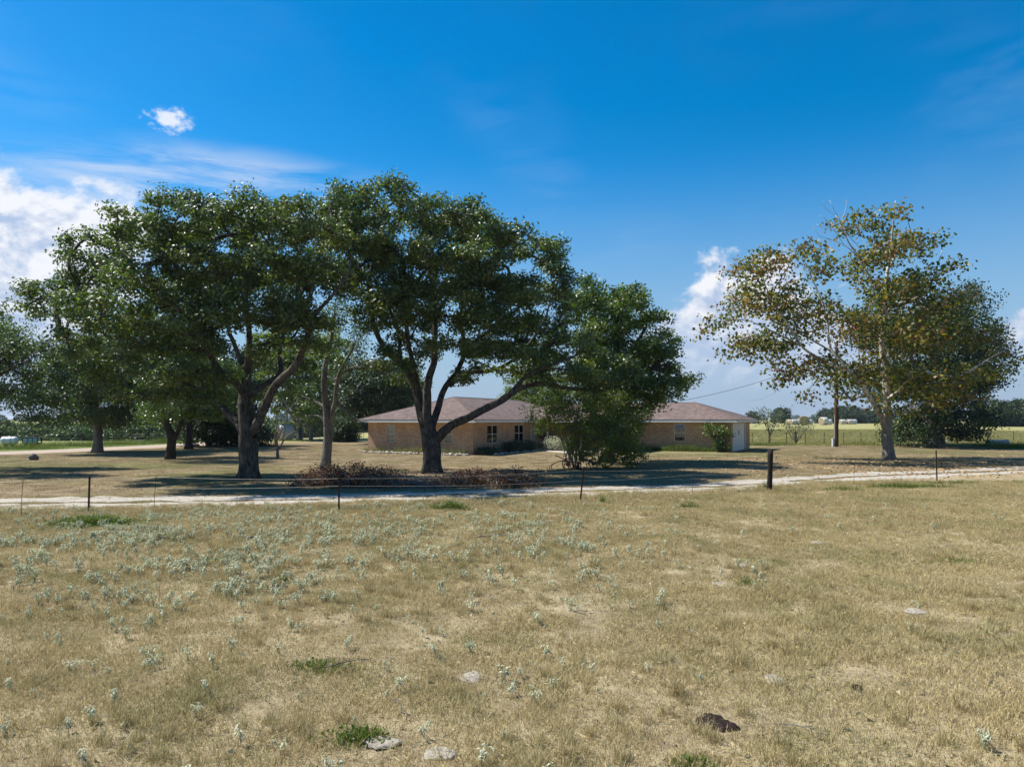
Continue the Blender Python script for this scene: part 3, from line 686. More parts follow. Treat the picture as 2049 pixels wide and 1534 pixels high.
# great oak before the house
b, L, O = from_px(862, 35, [
    [(862, 947, 0, 17), (864, 915, 0, 16.5), (864, 890, 0, 17), (858, 862, 0, 15), (846, 832, .2, 11), (838, 800, .3, 9), (826, 760, .4, 7.5), (798, 722, .5, 6.5), (765, 695, .5, 5.5), (742, 640, .5, 4.5), (735, 580, .4, 3.5), (745, 510, .3, 2.4), (770, 440, .2, 1.4)],
    [(872, 882, 0, 12), (886, 862, -.3, 11), (905, 846, -.6, 10), (940, 832, -1, 9), (975, 812, -1.3, 8.5), (1005, 795, -1.5, 8), (1040, 772, -1.6, 7), (1085, 764, -1.4, 6), (1140, 776, -1.2, 4.5), (1200, 778, -1, 3.5), (1260, 765, -1, 2)],
    [(858, 862, 0, 11), (856, 815, -.4, 10), (859, 765, -.7, 9), (870, 722, -1, 7.5), (871, 680, -1.1, 6.5), (873, 625, -1.2, 5.5), (866, 565, -1.2, 4), (855, 500, -1.1, 3), (840, 430, -1, 1.8), (800, 370, -.8, 1)],
    [(862, 855, .2, 10), (874, 810, .8, 8), (890, 770, 1.4, 7), (912, 735, 1.8, 6.5), (925, 690, 2.2, 5.5), (915, 620, 2.4, 4.5), (930, 550, 2.5, 3.4), (950, 490, 2.4, 2.2), (960, 430, 2.4, 1.2)],
    [(895, 768, 1.2, 6), (920, 748, .8, 5.5), (950, 742, .3, 5), (991, 736, -.2, 4.2), (1040, 705, -.6, 3.4), (1080, 650, -.8, 2.6), (1110, 580, -.8, 1.6)],
    [(822, 755, .4, 7), (790, 715, 1.4, 5.5), (782, 655, 2, 4.8), (758, 600, 2.4, 4), (730, 540, 2.6, 3), (700, 470, 2.6, 1.8)],
    [(873, 640, -1.2, 4.5), (900, 590, -1.8, 4), (950, 560, -2.2, 3.2), (1010, 510, -2.4, 2.2), (1070, 470, -2.4, 1.2)],
    [(922, 690, 2.2, 5), (965, 655, 2.6, 4), (1010, 620, 2.8, 3), (1060, 580, 3, 2)],
    [(838, 800, .3, 7), (812, 640, -1.2, 4.5), (838, 560, -1.8, 3.8), (874, 520, -2, 3), (930, 470, -2, 1.8)],
    [(1030, 778, -1.6, 5), (1060, 750, -2.2, 4.5), (1110, 730, -2.6, 3.5), (1170, 700, -2.8, 2)]],
    [(790, 375, 52, 36), (745, 395, 60, 40), (690, 425, 60, 48), (865, 425, 70, 42), (940, 430, 65, 42), (1015, 462, 60, 40), (1080, 500, 48, 46, 0), (1105, 500, 45, 48, 1.5), (1115, 570, 42, 52, 0),
     (750, 480, 70, 50), (850, 500, 70, 42), (955, 515, 70, 42), (1040, 560, 60, 42), (690, 540, 55, 50), (770, 590, 65, 45), (870, 590, 55, 36, -2.6), (970, 610, 60, 36), (1060, 640, 60, 40),
     (790, 670, 50, 32, 2), (870, 690, 55, 30, -2.2), (980, 690, 65, 34, 1.8), (1080, 705, 65, 36), (1150, 690, 60, 48, -1.8), (1175, 760, 65, 36, -1.5), (1090, 755, 50, 24, -1.5), (740, 640, 40, 34, -1), (1240, 745, 60, 40, -1), (950, 740, 45, 22, 1), (820, 560, 60, 40), (910, 560, 60, 36), (840, 640, 50, 34, 2.2), (930, 650, 55, 34, -2), (1010, 660, 55, 32, 1), (830, 730, 40, 26, -1.6), (900, 745, 40, 22, 2), (1020, 735, 50, 24, -1), (760, 540, 50, 45, 2), (700, 620, 40, 34, 2), (1000, 560, 55, 40), (860, 620, 55, 36, -3), (920, 600, 50, 34, -3.2), (800, 650, 50, 34, -2.4), (960, 640, 55, 36, -3), (1040, 600, 50, 36, -2.6), (880, 680, 45, 28, -2.8), (980, 700, 55, 30, -2.6), (780, 700, 40, 28, -2), (840, 700, 45, 30, 3), (930, 690, 50, 30, 3), (1060, 680, 50, 34, 2.6), (680, 470, 50, 45, -1), (690, 520, 45, 40, 1.5), (740, 740, 40, 26, 1), (800, 760, 40, 24, 2), (930, 770, 40, 20, -1.5), (1120, 650, 50, 45, 1), (1130, 740, 60, 34, -2.2), (1130, 600, 40, 45, 2)], depth=2.7, seed=2, shrink=.5)
tree('oak_tree', 'great oak with a long low right limb reaching across the house front', 'tree', b, L, O, M['oak_leaf'], M['oak_bark'], 12, spacing=.88, tips=8, per=42, lsize=(.16, .10), spread=.22, tipr=.64, sides=12)
# pecan behind the shrub
b, L, O = from_px(1216, 43, [
    [(1216, 925, 0, 13), (1214, 880, 0, 11), (1216, 840, 0, 10), (1222, 790, 0, 8), (1232, 730, .2, 6.5), (1235, 670, .3, 5), (1225, 610, .3, 3)],
    [(1218, 810, 0, 7), (1260, 770, -.8, 6), (1300, 740, -1.4, 4.5), (1345, 725, -1.6, 3)], [(1228, 760, 0, 6), (1270, 700, 1, 5), (1300, 650, 1.4, 3)], [(1216, 820, 0, 6), (1190, 760, 1, 5), (1180, 690, 1.2, 3.5), (1185, 620, 1.2, 2)]],
    [(1195, 590, 45, 36), (1250, 600, 55, 38), (1300, 630, 42, 38), (1215, 660, 60, 46), (1290, 700, 58, 45), (1340, 745, 42, 38), (1255, 765, 70, 42), (1345, 795, 36, 22, -1), (1190, 730, 50, 46), (1215, 820, 50, 30, -1.2), (1370, 770, 26, 30, 0), (1310, 770, 60, 40), (1160, 620, 40, 40, 0), (1240, 720, 60, 50, -2), (1330, 690, 40, 40, 1), (1200, 790, 60, 40, -2), (1300, 800, 36, 24, -1), (1245, 845, 55, 40, -1.5), (1275, 800, 50, 36, -1.6), (1200, 850, 50, 36, -1.2), (1255, 895, 45, 26, -1.5), (1180, 570, 36, 26, 1)], depth=2.2, seed=3, shrink=.4)
tree('pecan_tree', 'bright green broad tree rising behind the shrub before the porch', 'tree', b, L, O, M['pecan_leaf'], M['dark_bark'], 13, spacing=1.1, tips=7, per=46, lsize=(.20, .11), spread=.25, tipr=.72)
# sycamore
b, L, O = from_px(1781, 46, [
    [(1781, 922, 0, 14.5), (1778, 895, 0, 12.5), (1775, 870, 0, 12), (1776, 845, 0, 10), (1776, 800, 0, 8.5), (1773, 755, 0, 7.5), (1769, 705, .2, 6.5), (1768, 660, .2, 6), (1772, 610, .2, 5), (1776, 560, .2, 4), (1784, 505, .2, 3), (1790, 440, .2, 1.8), (1795, 400, .2, 1)],
    [(1772, 866, 0, 9.5), (1764, 840, -.5, 8), (1752, 812, -1, 7.5), (1734, 785, -1.5, 7), (1715, 752, -2, 6), (1690, 735, -2.4, 5), (1655, 722, -2.6, 4), (1610, 695, -2.8, 3.4), (1575, 645, -2.8, 2.6), (1540, 590, -2.6, 1.6), (1520, 530, -2.5, 1)],
    [(1690, 735, -2.4, 4.2), (1660, 690, -2, 3.6), (1656, 640, -1.8, 3), (1640, 590, -1.6, 2.2), (1610, 520, -1.5, 1.2)],
    [(1774, 800, 0, 6), (1800, 780, -1.5, 5), (1835, 735, -2.6, 4.5), (1868, 748, -3.2, 4), (1915, 752, -3.4, 3.2), (1960, 730, -3.6, 2.2), (2010, 700, -3.6, 1.2)],
    [(1770, 690, .2, 5), (1800, 665, 1.5, 4.2), (1850, 650, 2.2, 3.4), (1900, 620, 2.6, 2.4), (1940, 580, 2.8, 1.2)],
    [(1769, 640, .2, 5), (1790, 610, -.8, 4.5), (1830, 600, -1.6, 3.4), (1865, 560, -2, 2.4), (1885, 500, -2.2, 1.2)],
    [(1772, 600, .2, 4), (1750, 570, -.6, 3.4), (1720, 520, -1, 2.4), (1690, 470, -1.2, 1.6), (1672, 430, -1.2, .8)],
    [(1780, 540, .2, 3.2), (1810, 500, .9, 2.4), (1840, 450, 1.2, 1.4)],
    [(1610, 695, -2.8, 2.6), (1550, 665, -2.6, 2), (1490, 640, -2.4, 1.4), (1430, 645, -2.2, .7)],
    [(1715, 512, -1, 1.6), (1692, 492, -1.1, 1.1), (1664, 478, -1.2, .8), (1640, 470, -1.3, .4), (1628, 452, -1.3, .2)], [(1692, 492, -1.1, .9), (1672, 462, -1, .7), (1655, 440, -.9, .45), (1640, 430, -.8, .2)],
    [(1690, 470, -1.2, 1.2), (1680, 440, -1.4, .8), (1668, 418, -1.5, .5), (1660, 400, -1.5, .2)], [(1682, 446, -1.3, .8), (1690, 418, -1.2, .5), (1694, 398, -1.2, .2)], [(1664, 478, -1.2, .6), (1645, 490, -1.5, .4), (1625, 486, -1.7, .2)], [(1672, 462, -1, .5), (1650, 456, -.6, .35), (1634, 448, -.4, .2)], [(1672, 430, -1.4, .5), (1652, 415, -1.7, .3), (1646, 402, -1.8, .2)],
    [(1774, 770, 0, 5), (1745, 740, 2, 4), (1700, 690, 3, 3), (1640, 650, 3.6, 1.8)],
    [(1780, 830, 0, 5), (1830, 815, 1.5, 4), (1900, 800, 2.5, 2.6), (1950, 780, 3, 1.4)]],
    [(1525, 520, 50, 36), (1600, 495, 48, 34), (1640, 540, 48, 42, -1.5), (1510, 590, 55, 40), (1580, 600, 58, 46), (1455, 640, 46, 30, -2), (1420, 660, 28, 20, -2), (1545, 680, 62, 38), (1640, 630, 48, 48), (1615, 735, 52, 36), (1560, 745, 36, 28, -2), (1660, 760, 44, 40, -1),
     (1735, 430, 42, 32), (1800, 420, 44, 30), (1850, 475, 46, 40), (1775, 500, 60, 42), (1880, 540, 46, 40), (1725, 560, 40, 34, 0), (1825, 575, 70, 46), (1905, 610, 52, 44), (1745, 645, 60, 46), (1845, 670, 75, 48), (1935, 670, 58, 44), (2000, 690, 36, 34, -3), (1975, 745, 55, 34), (1765, 740, 68, 42), (1860, 760, 75, 42), (1705, 800, 42, 30, -1), (1900, 800, 52, 32, -1), (1800, 815, 50, 28, -1), (2025, 730, 18, 22, -3), (1550, 770, 20, 30, -2), (1480, 700, 36, 30, -2), (1620, 800, 40, 24, -2), (1690, 720, 40, 40, 2), (1950, 800, 36, 30, -3), (1500, 540, 30, 30, -2), (1680, 600, 30, 40, 2)], depth=2.6, seed=4, rscale=.80, shrink=.5)
bare = [(PX(px, 0, 46)[0] - b[0], dy_, PX(0, py, 46)[1]) for px, py, dy_ in [(1470, 720, -2), (1530, 790, -2), (1600, 800, -2)]]
tree('sycamore_tree', 'tall open sycamore with pale limbs and olive and rust leaves by the drive', 'tree', b, L, O, M['sycamore_leaf'], M['syc_bark'], 14, spacing=1.08, tips=6, per=13, tint_shift=.0, lsize=(.23, .20), spread=.36, tipr=.95, shell=.3, twigs_bare=bare, twig_r=.009, flare=.35, twigmat=M['twig'])

def auto_tree(name, label, px, py, hgt, wid, leaf, bark, seed, crown_base=.3, per=26, lsize=(.2, .12), spacing=1.2, group=None, lean=0., nl=9, stems=1, r0=None, d=None, depth=None, cat='tree', x=None, shell=.5, tips=5, spread=.32, flat=.65, tipr=.8, forkz=None, drawn=True, tint_shift=0., low=.18):
    """a tree of given height and crown width standing on a spot of the ground"""
    r = np.random.default_rng(seed)
    if x is None: x, d = GP(px, py) if d is None else ((px - CX) * d / F, d)
    r0 = r0 or hgt * .022 + .06; cb = hgt * crown_base; fz = forkz or max(cb * .8, .12 * hgt); L = []; dep = depth or wid
    L.append([(0, 0, 0, r0), (lean * .2, 0, fz * .5, r0 * .9), (lean * .5, 0, fz, r0 * .85), (lean * .8 + r.normal(0, .2), r.normal(0, .2), (fz + hgt) / 2, r0 * .5), (lean + r.normal(0, .3), r.normal(0, .3), hgt * .9, r0 * .12)])
    ns = 3 + stems
    for k in range(ns):
        a = 6.283 * (k + r.uniform(0, .5)) / ns; z0 = fz * r.uniform(.75, 1.1); q = wid * .5
        L.append([(lean * .5 * z0 / fz, 0, z0, r0 * .6), (lean * .5 + math.cos(a) * q * .3, math.sin(a) * q * .3, z0 + (hgt - z0) * .25, r0 * .45), (lean + math.cos(a) * q * .55, math.sin(a) * q * .55, z0 + (hgt - z0) * .5, r0 * .28), (lean + math.cos(a) * q * .75, math.sin(a) * q * .75, z0 + (hgt - z0) * .7, r0 * .1)])
    O = []; ch = hgt - cb
    for k in range(nl):
        a = 2.4 * k + r.uniform(0, .6); t = (k + .5) / nl; zz = cb + ch * (low + (.86 - low) * t); rr = math.sin(math.pi * (low + (.8 - low) * t)) ** .8 if low > .1 else math.sin(math.pi * (.35 + .5 * t)) ** .8
        q = wid * .5 * rr * r.uniform(.45, .72); s_ = wid * .5 * r.uniform(.36, .5)
        O.append((lean + math.cos(a) * q, math.sin(a) * q * dep / wid, zz, s_, s_ * dep / wid, min(s_ * .8, ch * .28)))
    return tree(name, label, cat, (x, d), L, O, leaf, bark, seed, spacing=spacing, tips=tips, per=per, lsize=lsize, spread=spread, group=group, shell=shell, flat=flat, tipr=tipr, sides=8, drawn=drawn, tint_shift=tint_shift)

# dark tree behind the sycamore
b, L, O = from_px(1868, 68, [[(1868, 893, 0, 16), (1868, 850, 0, 13), (1868, 800, 0, 11), (1865, 740, 0, 8), (1862, 680, 0, 5)], [(1868, 830, 0, 8), (1910, 760, 0, 6), (1940, 680, 0, 4)], [(1868, 830, 0, 8), (1820, 770, 0, 6), (1780, 700, 0, 4)]],
    [(1735, 640, 36, 34, 0), (1790, 660, 50, 40), (1925, 620, 48, 44), (1955, 680, 42, 46), (1860, 660, 60, 44), (1900, 750, 75, 48), (1960, 760, 40, 40), (1820, 760, 60, 48), (1830, 850, 50, 34), (1930, 830, 50, 40), (1820, 878, 34, 18, -1), (1925, 870, 40, 18, -1), (1960, 850, 30, 26), (1940, 590, 40, 30, 1), (1985, 720, 30, 36, 0)], depth=3.4, seed=6, shrink=.2)
tree('shade_tree', 'dense dark green tree standing behind the sycamore along the rear fence', 'tree', b, L, O, M['dark_leaf'], M['grey_bark'], 15, spacing=1.45, tips=6, per=36, lsize=(.26, .16), spread=.45, tipr=1.1)

# left-hand trees
b, L, O = from_px(196, 56, [[(196, 906, 0, 8.5), (196, 870, 0, 8), (195, 845, 0, 7.5), (190, 800, 0, 6), (195, 740, 0, 4), (200, 690, 0, 2)], [(193, 830, 0, 5), (170, 805, -1, 4.5), (142, 785, -1.5, 3.5), (120, 760, -1.8, 2)], [(198, 830, 0, 5), (240, 790, 1, 3.6), (280, 750, 1.4, 2)]],
    [(200, 700, 70, 40), (130, 730, 60, 40), (270, 740, 60, 40), (200, 770, 80, 40), (120, 790, 50, 30), (290, 810, 50, 30), (230, 830, 60, 24), (170, 825, 50, 22), (85, 760, 40, 40)], depth=2.2, seed=7, shrink=.4)
tree('oak_tree', 'oak with a straight grey trunk standing beside the country road', 'tree', b, L, O, M['oak_leaf'], M['grey_bark'], 16, spacing=1.1, tips=6, per=60, lsize=(.18, .11), spread=.34, tipr=.85)
b, L, O = from_px(-95, 36, [[(-95, 944, 0, 14), (-93, 880, 0, 12), (-90, 820, 0, 10), (-80, 740, 0, 7), (-80, 660, 0, 4)], [(-92, 830, 0, 7), (-40, 780, 0, 5.5), (20, 740, 0, 4), (60, 720, 0, 2)], [(-93, 840, 0, 7), (-160, 780, 0, 5), (-210, 720, 0, 3)]],
    [(35, 690, 55, 50), (60, 740, 50, 46), (20, 790, 60, 40), (75, 800, 40, 34, 0), (40, 835, 50, 24), (-40, 700, 70, 60), (-60, 640, 70, 50), (-130, 690, 80, 60), (-180, 750, 70, 50), (-60, 780, 60, 40)], depth=2.4, seed=8)
tree('oak_tree', 'dark oak crown leaning in at the left edge of the picture', 'tree', b, L, O, M['oak_leaf'], M['oak_bark'], 17, tint_shift=-.18, spacing=1.0, tips=6, per=60, lsize=(.15, .09), spread=.30, tipr=.75)
b, L, O = from_px(340, 47, [[(340, 920, 0, 8), (343, 890, 0, 8), (343, 872, 0, 8), (334, 850, 0, 6), (326, 815, 0, 5), (315, 770, 0, 3.5), (310, 730, 0, 2)], [(344, 885, 0, 6), (356, 862, -.3, 5.5), (364, 840, -.5, 4.5), (378, 800, -.8, 3.5), (395, 760, -1, 2)], [(334, 850, 0, 4), (312, 835, .6, 3), (285, 815, 1, 2)]],
    [(320, 760, 60, 40), (390, 770, 60, 40), (350, 810, 70, 30), (410, 815, 50, 26), (300, 830, 45, 20), (440, 780, 50, 36, 1), (370, 720, 60, 36)], depth=1.9, seed=9)
tree('oak_tree', 'small yard oak with a low V-forked trunk, bright leaves beneath', 'tree', b, L, O, M['oak_leaf_light'], M['dark_bark'], 18, spacing=1.05, tips=6, per=50, lsize=(.17, .10), spread=.32, tipr=.8, tint_shift=.1)
auto_tree('yard_tree', 'dark trunked tree standing just behind the V-forked oak', 378, 898, 9.5, 9, M['mid_leaf'], M['dark_bark'], 19, crown_base=.30, per=46, lsize=(.2, .12), spacing=1.2, nl=12, tint_shift=.05)
for k, (px, py, hh, ww, lab) in enumerate([(418, 893, 8.0, 6.5, 'dark dense evergreen at the left end of the shaded thicket'), (448, 892, 8.6, 6.5, 'dark dense evergreen in the middle of the shaded thicket'), (480, 892, 7.6, 6.0, 'dark dense evergreen at the right end of the shaded thicket behind the great trunk')]):
    auto_tree('evergreen_tree', lab, px, py, hh, ww, M['dark_leaf'], M['dark_bark'], 30 + k, crown_base=.0, per=40, lsize=(.27, .16), spacing=1.2, nl=14, group='evergreens in the thicket', shell=.4, low=.06)
# pale trunk tree beside the brush pile
b, L, O = from_px(651, 38, [[(651, 938, 0, 9.5), (653, 910, 0, 9), (656, 870, 0, 8.5), (655, 845, 0, 8.5), (652, 810, 0, 7), (649, 770, 0, 6), (652, 730, 0, 5), (660, 690, 0, 4), (668, 640, 0, 2.4), (672, 595, 0, .5)],
    [(660, 848, 0, 6), (670, 810, -.4, 5.5), (674, 770, -.7, 5), (684, 735, -1, 4), (705, 700, -1.2, 2.2), (716, 668, -1.3, .5)], [(672, 760, -.6, 4), (700, 738, -1.2, 3.4), (740, 735, -1.6, 2.6), (775, 752, -1.8, 1.4)], [(652, 815, 0, 4), (620, 800, .8, 3.4), (590, 790, 1.2, .6)], [(653, 845, 0, 4), (630, 830, .6, 2.6), (600, 832, 1, .5)], [(670, 800, -.4, 4), (710, 840, 0, 2.2), (735, 842, .3, .5)]],
    [(668, 610, 40, 36), (712, 662, 36, 30), (700, 690, 36, 28), (775, 745, 26, 18, -1.8), (640, 690, 34, 30), (605, 800, 40, 30, 1), (690, 740, 40, 22, -1.4), (740, 745, 34, 16, -1.6), (600, 770, 36, 22, .8), (640, 740, 30, 30, 0)], depth=1.0, seed=10)
tree('yard_tree', 'slender pale-barked tree with two stems at the left end of the brush pile', 'tree', b, L, O, M['oak_leaf_light'], M['grey_bark'], 20, spacing=.85, tips=5, per=40, lsize=(.14, .08), spread=.30, tipr=.75)
# nearly bare crape myrtle
x0, d0 = GP(555, 918); s = d0 / F
def mp_(px, py, dy_, r_): return ((px - 553) * s, dy_, CAMZ - (py - HY) * s, r_)
L = [[mp_(553, 919, 0, .10), mp_(553, 905, 0, .09), mp_(553, 895, 0, .08), mp_(552, 880, 0, .06), mp_(560, 865, 0, .04), mp_(575, 845, 0, .02)], [mp_(556, 898, 0, .08), mp_(563, 885, .2, .06), mp_(572, 872, .3, .04), mp_(587, 862, .3, .02)], [mp_(552, 893, 0, .07), mp_(550, 875, -.2, .05), mp_(555, 855, -.4, .03), mp_(558, 830, -.4, .015)], [mp_(562, 884, .2, .05), mp_(570, 860, -.2, .03), mp_(574, 835, -.4, .015)]]
bare = [mp_(px, py, dy_, 0)[:3] for px, py, dy_ in [(540, 845, .3), (548, 828, -.4), (560, 815, .3), (572, 815, -.3), (586, 820, .5), (598, 838, .2), (604, 850, -.3), (595, 828, -.5), (580, 808, .1), (552, 812, .2), (535, 835, -.3), (530, 850, .2), (590, 845, .6), (566, 802, 0), (545, 820, .6), (576, 826, .7), (610, 843, 0), (600, 815, .3)]]
tree('crape_myrtle', 'small nearly bare grey multi-stemmed tree between the oak trunks', 'tree', (x0, d0), L, [((px - 553) * s, 0, CAMZ - (py - HY) * s, .7, .6, .45) for px, py in ((545, 800), (575, 795), (600, 815))], M['oak_leaf_light'], M['twig'], 21, spacing=.8, tips=3, per=4, lsize=(.10, .06), twigs_bare=bare, flare=.2, sides=7, twig_r=.012)
# behind the left of the house
auto_tree('shade_tree', 'light green broad tree seen between the oaks, beyond the back lawn', 600, 876, 14, 14, M['yellow_leaf'], M['grey_bark'], 22, crown_base=.15, per=30, lsize=(.32, .2), spacing=1.5, nl=14, d=92)
auto_tree('shade_tree', 'dark rounded tree just behind the left corner of the house', 752, 880, 8.6, 9.5, M['dark_leaf'], M['dark_bark'], 23, crown_base=.28, per=36, lsize=(.27, .16), spacing=1.2, nl=13, d=76)
auto_tree('shade_tree', 'yellow-green tree peeping over the roof beside the dark rounded tree', 800, 880, 9.5, 8, M['yellow_leaf'], M['grey_bark'], 24, crown_base=.25, per=40, lsize=(.26, .15), spacing=1.3, nl=11, d=84)
auto_tree('shade_tree', 'light leafed tree beyond the roof ridge, left of the shrub', 1075, 880, 9.0, 9, M['yellow_leaf'], M['grey_bark'], 25, crown_base=.25, per=40, lsize=(.26, .15), spacing=1.3, nl=11, d=90)
auto_tree('small_tree', 'small tree with pale forked trunk and yellowing leaves on the back lawn', 622, 882, 3.6, 4.2, M['yellow_leaf'], M['twig'], 26, crown_base=.42, per=16, lsize=(.2, .12), spacing=.9, nl=6, tint_shift=.2, r0=.22)
auto_tree('round_bush', 'rounded dark green bush left of the house corner', 686, 884, 2.5, 3.2, M['dark_leaf'], M['dark_bark'], 27, crown_base=.0, per=44, lsize=(.15, .09), spacing=.5, nl=12, low=.08, cat='bush', shell=.6, tips=5, tipr=.5, spread=.22)
# small trees by the rear fence on the right
auto_tree('small_tree', 'thin upright young tree nearest the garage end', 1540, 888, 3.9, 2.7, M['mid_leaf'], M['twig'], 28, crown_base=.30, per=8, lsize=(.17, .10), spacing=.7, nl=7, r0=.08, spread=.28)
auto_tree('small_tree', 'low spreading grey shrub against the rear fence posts', 1593, 889, 2.5, 2.9, M['mid_leaf'], M['twig'], 29, crown_base=.40, per=7, lsize=(.15, .09), spacing=.7, nl=6, r0=.09, stems=4, forkz=.25, spread=.28)

# shrub of many stems before the porch
x0, d0 = GP(1165, 936); s = d0 / F; r = np.random.default_rng(40); L = []
for k in range(16):
    a = r.uniform(0, 6.28); tx = r.uniform(-2.0, 1.6); bx0 = r.normal(-.5, .3)
    L.append([(bx0, r.normal(0, .25), 0, .035), (bx0 + tx * .3, math.sin(a) * .3, 1.2, .028), (bx0 + tx * .65, math.sin(a) * .6, 2.3, .02), (bx0 + tx, math.sin(a) * .9, 3.5 + r.uniform(-.6, .6), .01)])
O = [((px - 1165) * s, dy_, CAMZ - (py - HY) * s, a * s, min(a, b_) * s * 1.2, b_ * s) for px, py, a, b_, dy_ in
     [(1085, 835, 26, 32, -.3), (1115, 800, 30, 30, .4), (1150, 835, 45, 42, -.4), (1160, 890, 34, 30, -.3), (1195, 870, 50, 46, -.5), (1215, 810, 50, 40, .4), (1235, 880, 46, 44, 0), (1262, 908, 32, 22, -.2), (1205, 915, 50, 20, -.6), (1255, 850, 36, 40, .4), (1175, 780, 40, 30, .3)]]
tree('shrub', 'tall tangled many-stemmed shrub with bright leaves in front of the porch', 'shrub', (x0, d0), L, O, M['yellow_leaf'], M['twig'], 41, spacing=.58, tips=5, per=28, lsize=(.115, .07), spread=.20, tipr=.46, flare=0, sides=5, tint_shift=.08, shell=.35)
x0, d0 = HL(MX - .9, MY0 - 1.0); L = [[(0, 0, 0, .04), (.05, 0, .8, .03), (-.1, 0, 1.6, .015)], [(.1, 0, 0, .03), (.4, .1, 1, .02), (.6, 0, 1.7, .01)]]
tree('shrub', 'leafy climbing shrub against the brick beside the garage door', 'shrub', (x0, d0), L, [(0, 0, 1.6, .85, .5, .5), (.2, 0, .9, .55, .45, .6), (-.5, .1, 1.95, .6, .4, .25), (.4, -.1, .35, .5, .45, .35), (.75, 0, 1.5, .35, .35, .4)], M['pecan_leaf'], M['twig'], 42, spacing=.40, tips=4, per=14, lsize=(.15, .11), spread=.17, tipr=.34, flare=0, sides=5, tint_shift=.12)
x0, d0 = HL(.9, 9.6)
tree('shrub', 'dark creeper climbing the porch corner by the white door', 'shrub', (x0, d0), [[(0, 0, 0, .03), (.05, 0, 1, .02), (0, 0, 1.9, .01)], [(.05, 0, 0, .02), (.2, .05, 1.2, .01)]], [(0, 0, 1.3, .3, .3, .5), (.1, 0, .5, .3, .3, .4), (-.1, 0, 2.0, .35, .3, .3)], M['dark_leaf'], M['twig'], 43, spacing=.35, tips=4, per=12, lsize=(.12, .09), spread=.15, tipr=.28, flare=0, sides=5)
for hx, hy, ww, hh, lab in [(.9, .9, .8, .55, 'low dark green plant at the near corner of the house'), (.95, 4.6, .9, .8, 'low dark green plant between the two side windows'), (.9, 6.6, .95, .85, 'dark green plant beneath the window next to the porch')]:
    x0, d0 = HL(hx, hy)
    tree('foundation_plant', lab, 'plant', (x0, d0), [[(0, 0, 0, .02), (0, 0, hh * .5, .01)], [(.1, 0, 0, .02), (.2, .1, hh * .5, .01)]], [(0, 0, hh * .5, ww, ww, hh * .5), (.2, .5, hh * .4, ww * .7, ww * .7, hh * .4), (-.1, -.5, hh * .3, ww * .6, ww * .6, hh * .3)], M['dark_leaf'], M['twig'], 44 + int(hy), spacing=.32, tips=4, per=16, lsize=(.12, .05), spread=.14, tipr=.26, flare=0, sides=5, group='plants along the house side')
for hx, hy, ww, hh, lab in [(.6, 11.6, 1., .9, 'pale grey-green plant beside the porch post')]:
    x0, d0 = HL(2.6, 8.4)
    tree('foundation_plant', lab, 'plant', (x0, d0), [[(0, 0, 0, .02), (0, 0, .5, .01)]], [(0, 0, .55, .8, .8, .5), (.5, -.2, .4, .6, .6, .4)], M['sage_leaf'], M['twig'], 52, spacing=.32, tips=4, per=12, lsize=(.12, .05), spread=.14, tipr=.26, flare=0, sides=5)

# ------------------------------------------------------------------ far trees
# hedge trees across the road in the creek bed, each its own crown
r = np.random.default_rng(60)
creek = [(20, 120, 6.4), (48, 135, 5.2), (80, 118, 5.2), (108, 128, 7.4), (135, 142, 5.0), (160, 120, 6.2), (215, 130, 4.8), (232, 140, 8.2), (255, 128, 6.6), (285, 138, 5.2), (310, 125, 6.6), (335, 140, 7.8), (362, 128, 5.6)]
def copy_tree(src, x, y, rz, sc, label, group):
    o = src.copy(); C.objects.link(o); o.location = ground(x, y); o.rotation_euler = (0, 0, rz); o.scale = sc; o['label'] = label; o['group'] = group
    for ch in src.children: c2 = ch.copy(); C.objects.link(c2); c2.parent = o
    return o
creek_src = []
CL = ['leftmost of the creek bottom trees, over the white tank', 'creek bottom tree seen between the tank and the trailer', 'creek bottom tree standing just right of the trailer', 'paler creek bottom tree right of the trailer', 'taller creek bottom tree left of the straight grey trunk', 'low creek bottom tree nearest the left of the grey trunk', 'creek bottom tree just right of the straight grey trunk', 'tallest blue-green creek bottom tree right of the grey trunk', 'creek bottom tree midway between grey trunk and V-forked oak', 'pale creek bottom tree left of the V-forked oak', 'low creek bottom tree next left of the V-forked oak', 'tall creek bottom tree showing through the V-forked oak', 'creek bottom tree just right of the V-forked oak']
for k, (px, d, hh) in enumerate(creek):
    if k >= 4:
        sc = hh / creek[k % 4][2]; copy_tree(creek_src[k % 4], (px - CX) * d / F, d, 1.3 * k, (sc * 1.05, sc * .95, sc), CL[k], 'creek bottom trees'); continue
    creek_src.append(auto_tree('creek_tree', CL[k], px, 0, hh, 7.5, [M['mid_leaf'], M['oak_leaf_light'], M['mid_leaf'], M['pecan_leaf']][k], M['dark_bark'], 100 + k, crown_base=.0, low=.08, per=44, lsize=(.32, .21), spacing=1.1, nl=10, d=d, group='creek bottom trees', drawn=False, spread=.42, tips=5))
BL = ['soft green tree beyond the wrapped bale', 'broad soft green tree beyond the small yellowing tree', 'soft green tree behind the rounded dark bush', 'low soft green tree touching the left house corner', 'soft green tree between the great trunk and the wrapped bale']
for k, (px, d, hh, ww) in enumerate([(560, 150, 7.5, 10), (640, 160, 8, 11), (700, 140, 6.5, 9), (735, 150, 6, 9), (520, 140, 7, 9)]):
    auto_tree('creek_tree', BL[k], px, 0, hh, ww, M['mid_leaf'], M['dark_bark'], 130 + k, crown_base=.0, low=.08, per=24, lsize=(.42, .28), spacing=1.3, nl=10, d=d, group='green trees beyond the back lawn', drawn=False, spread=.5, tips=4)
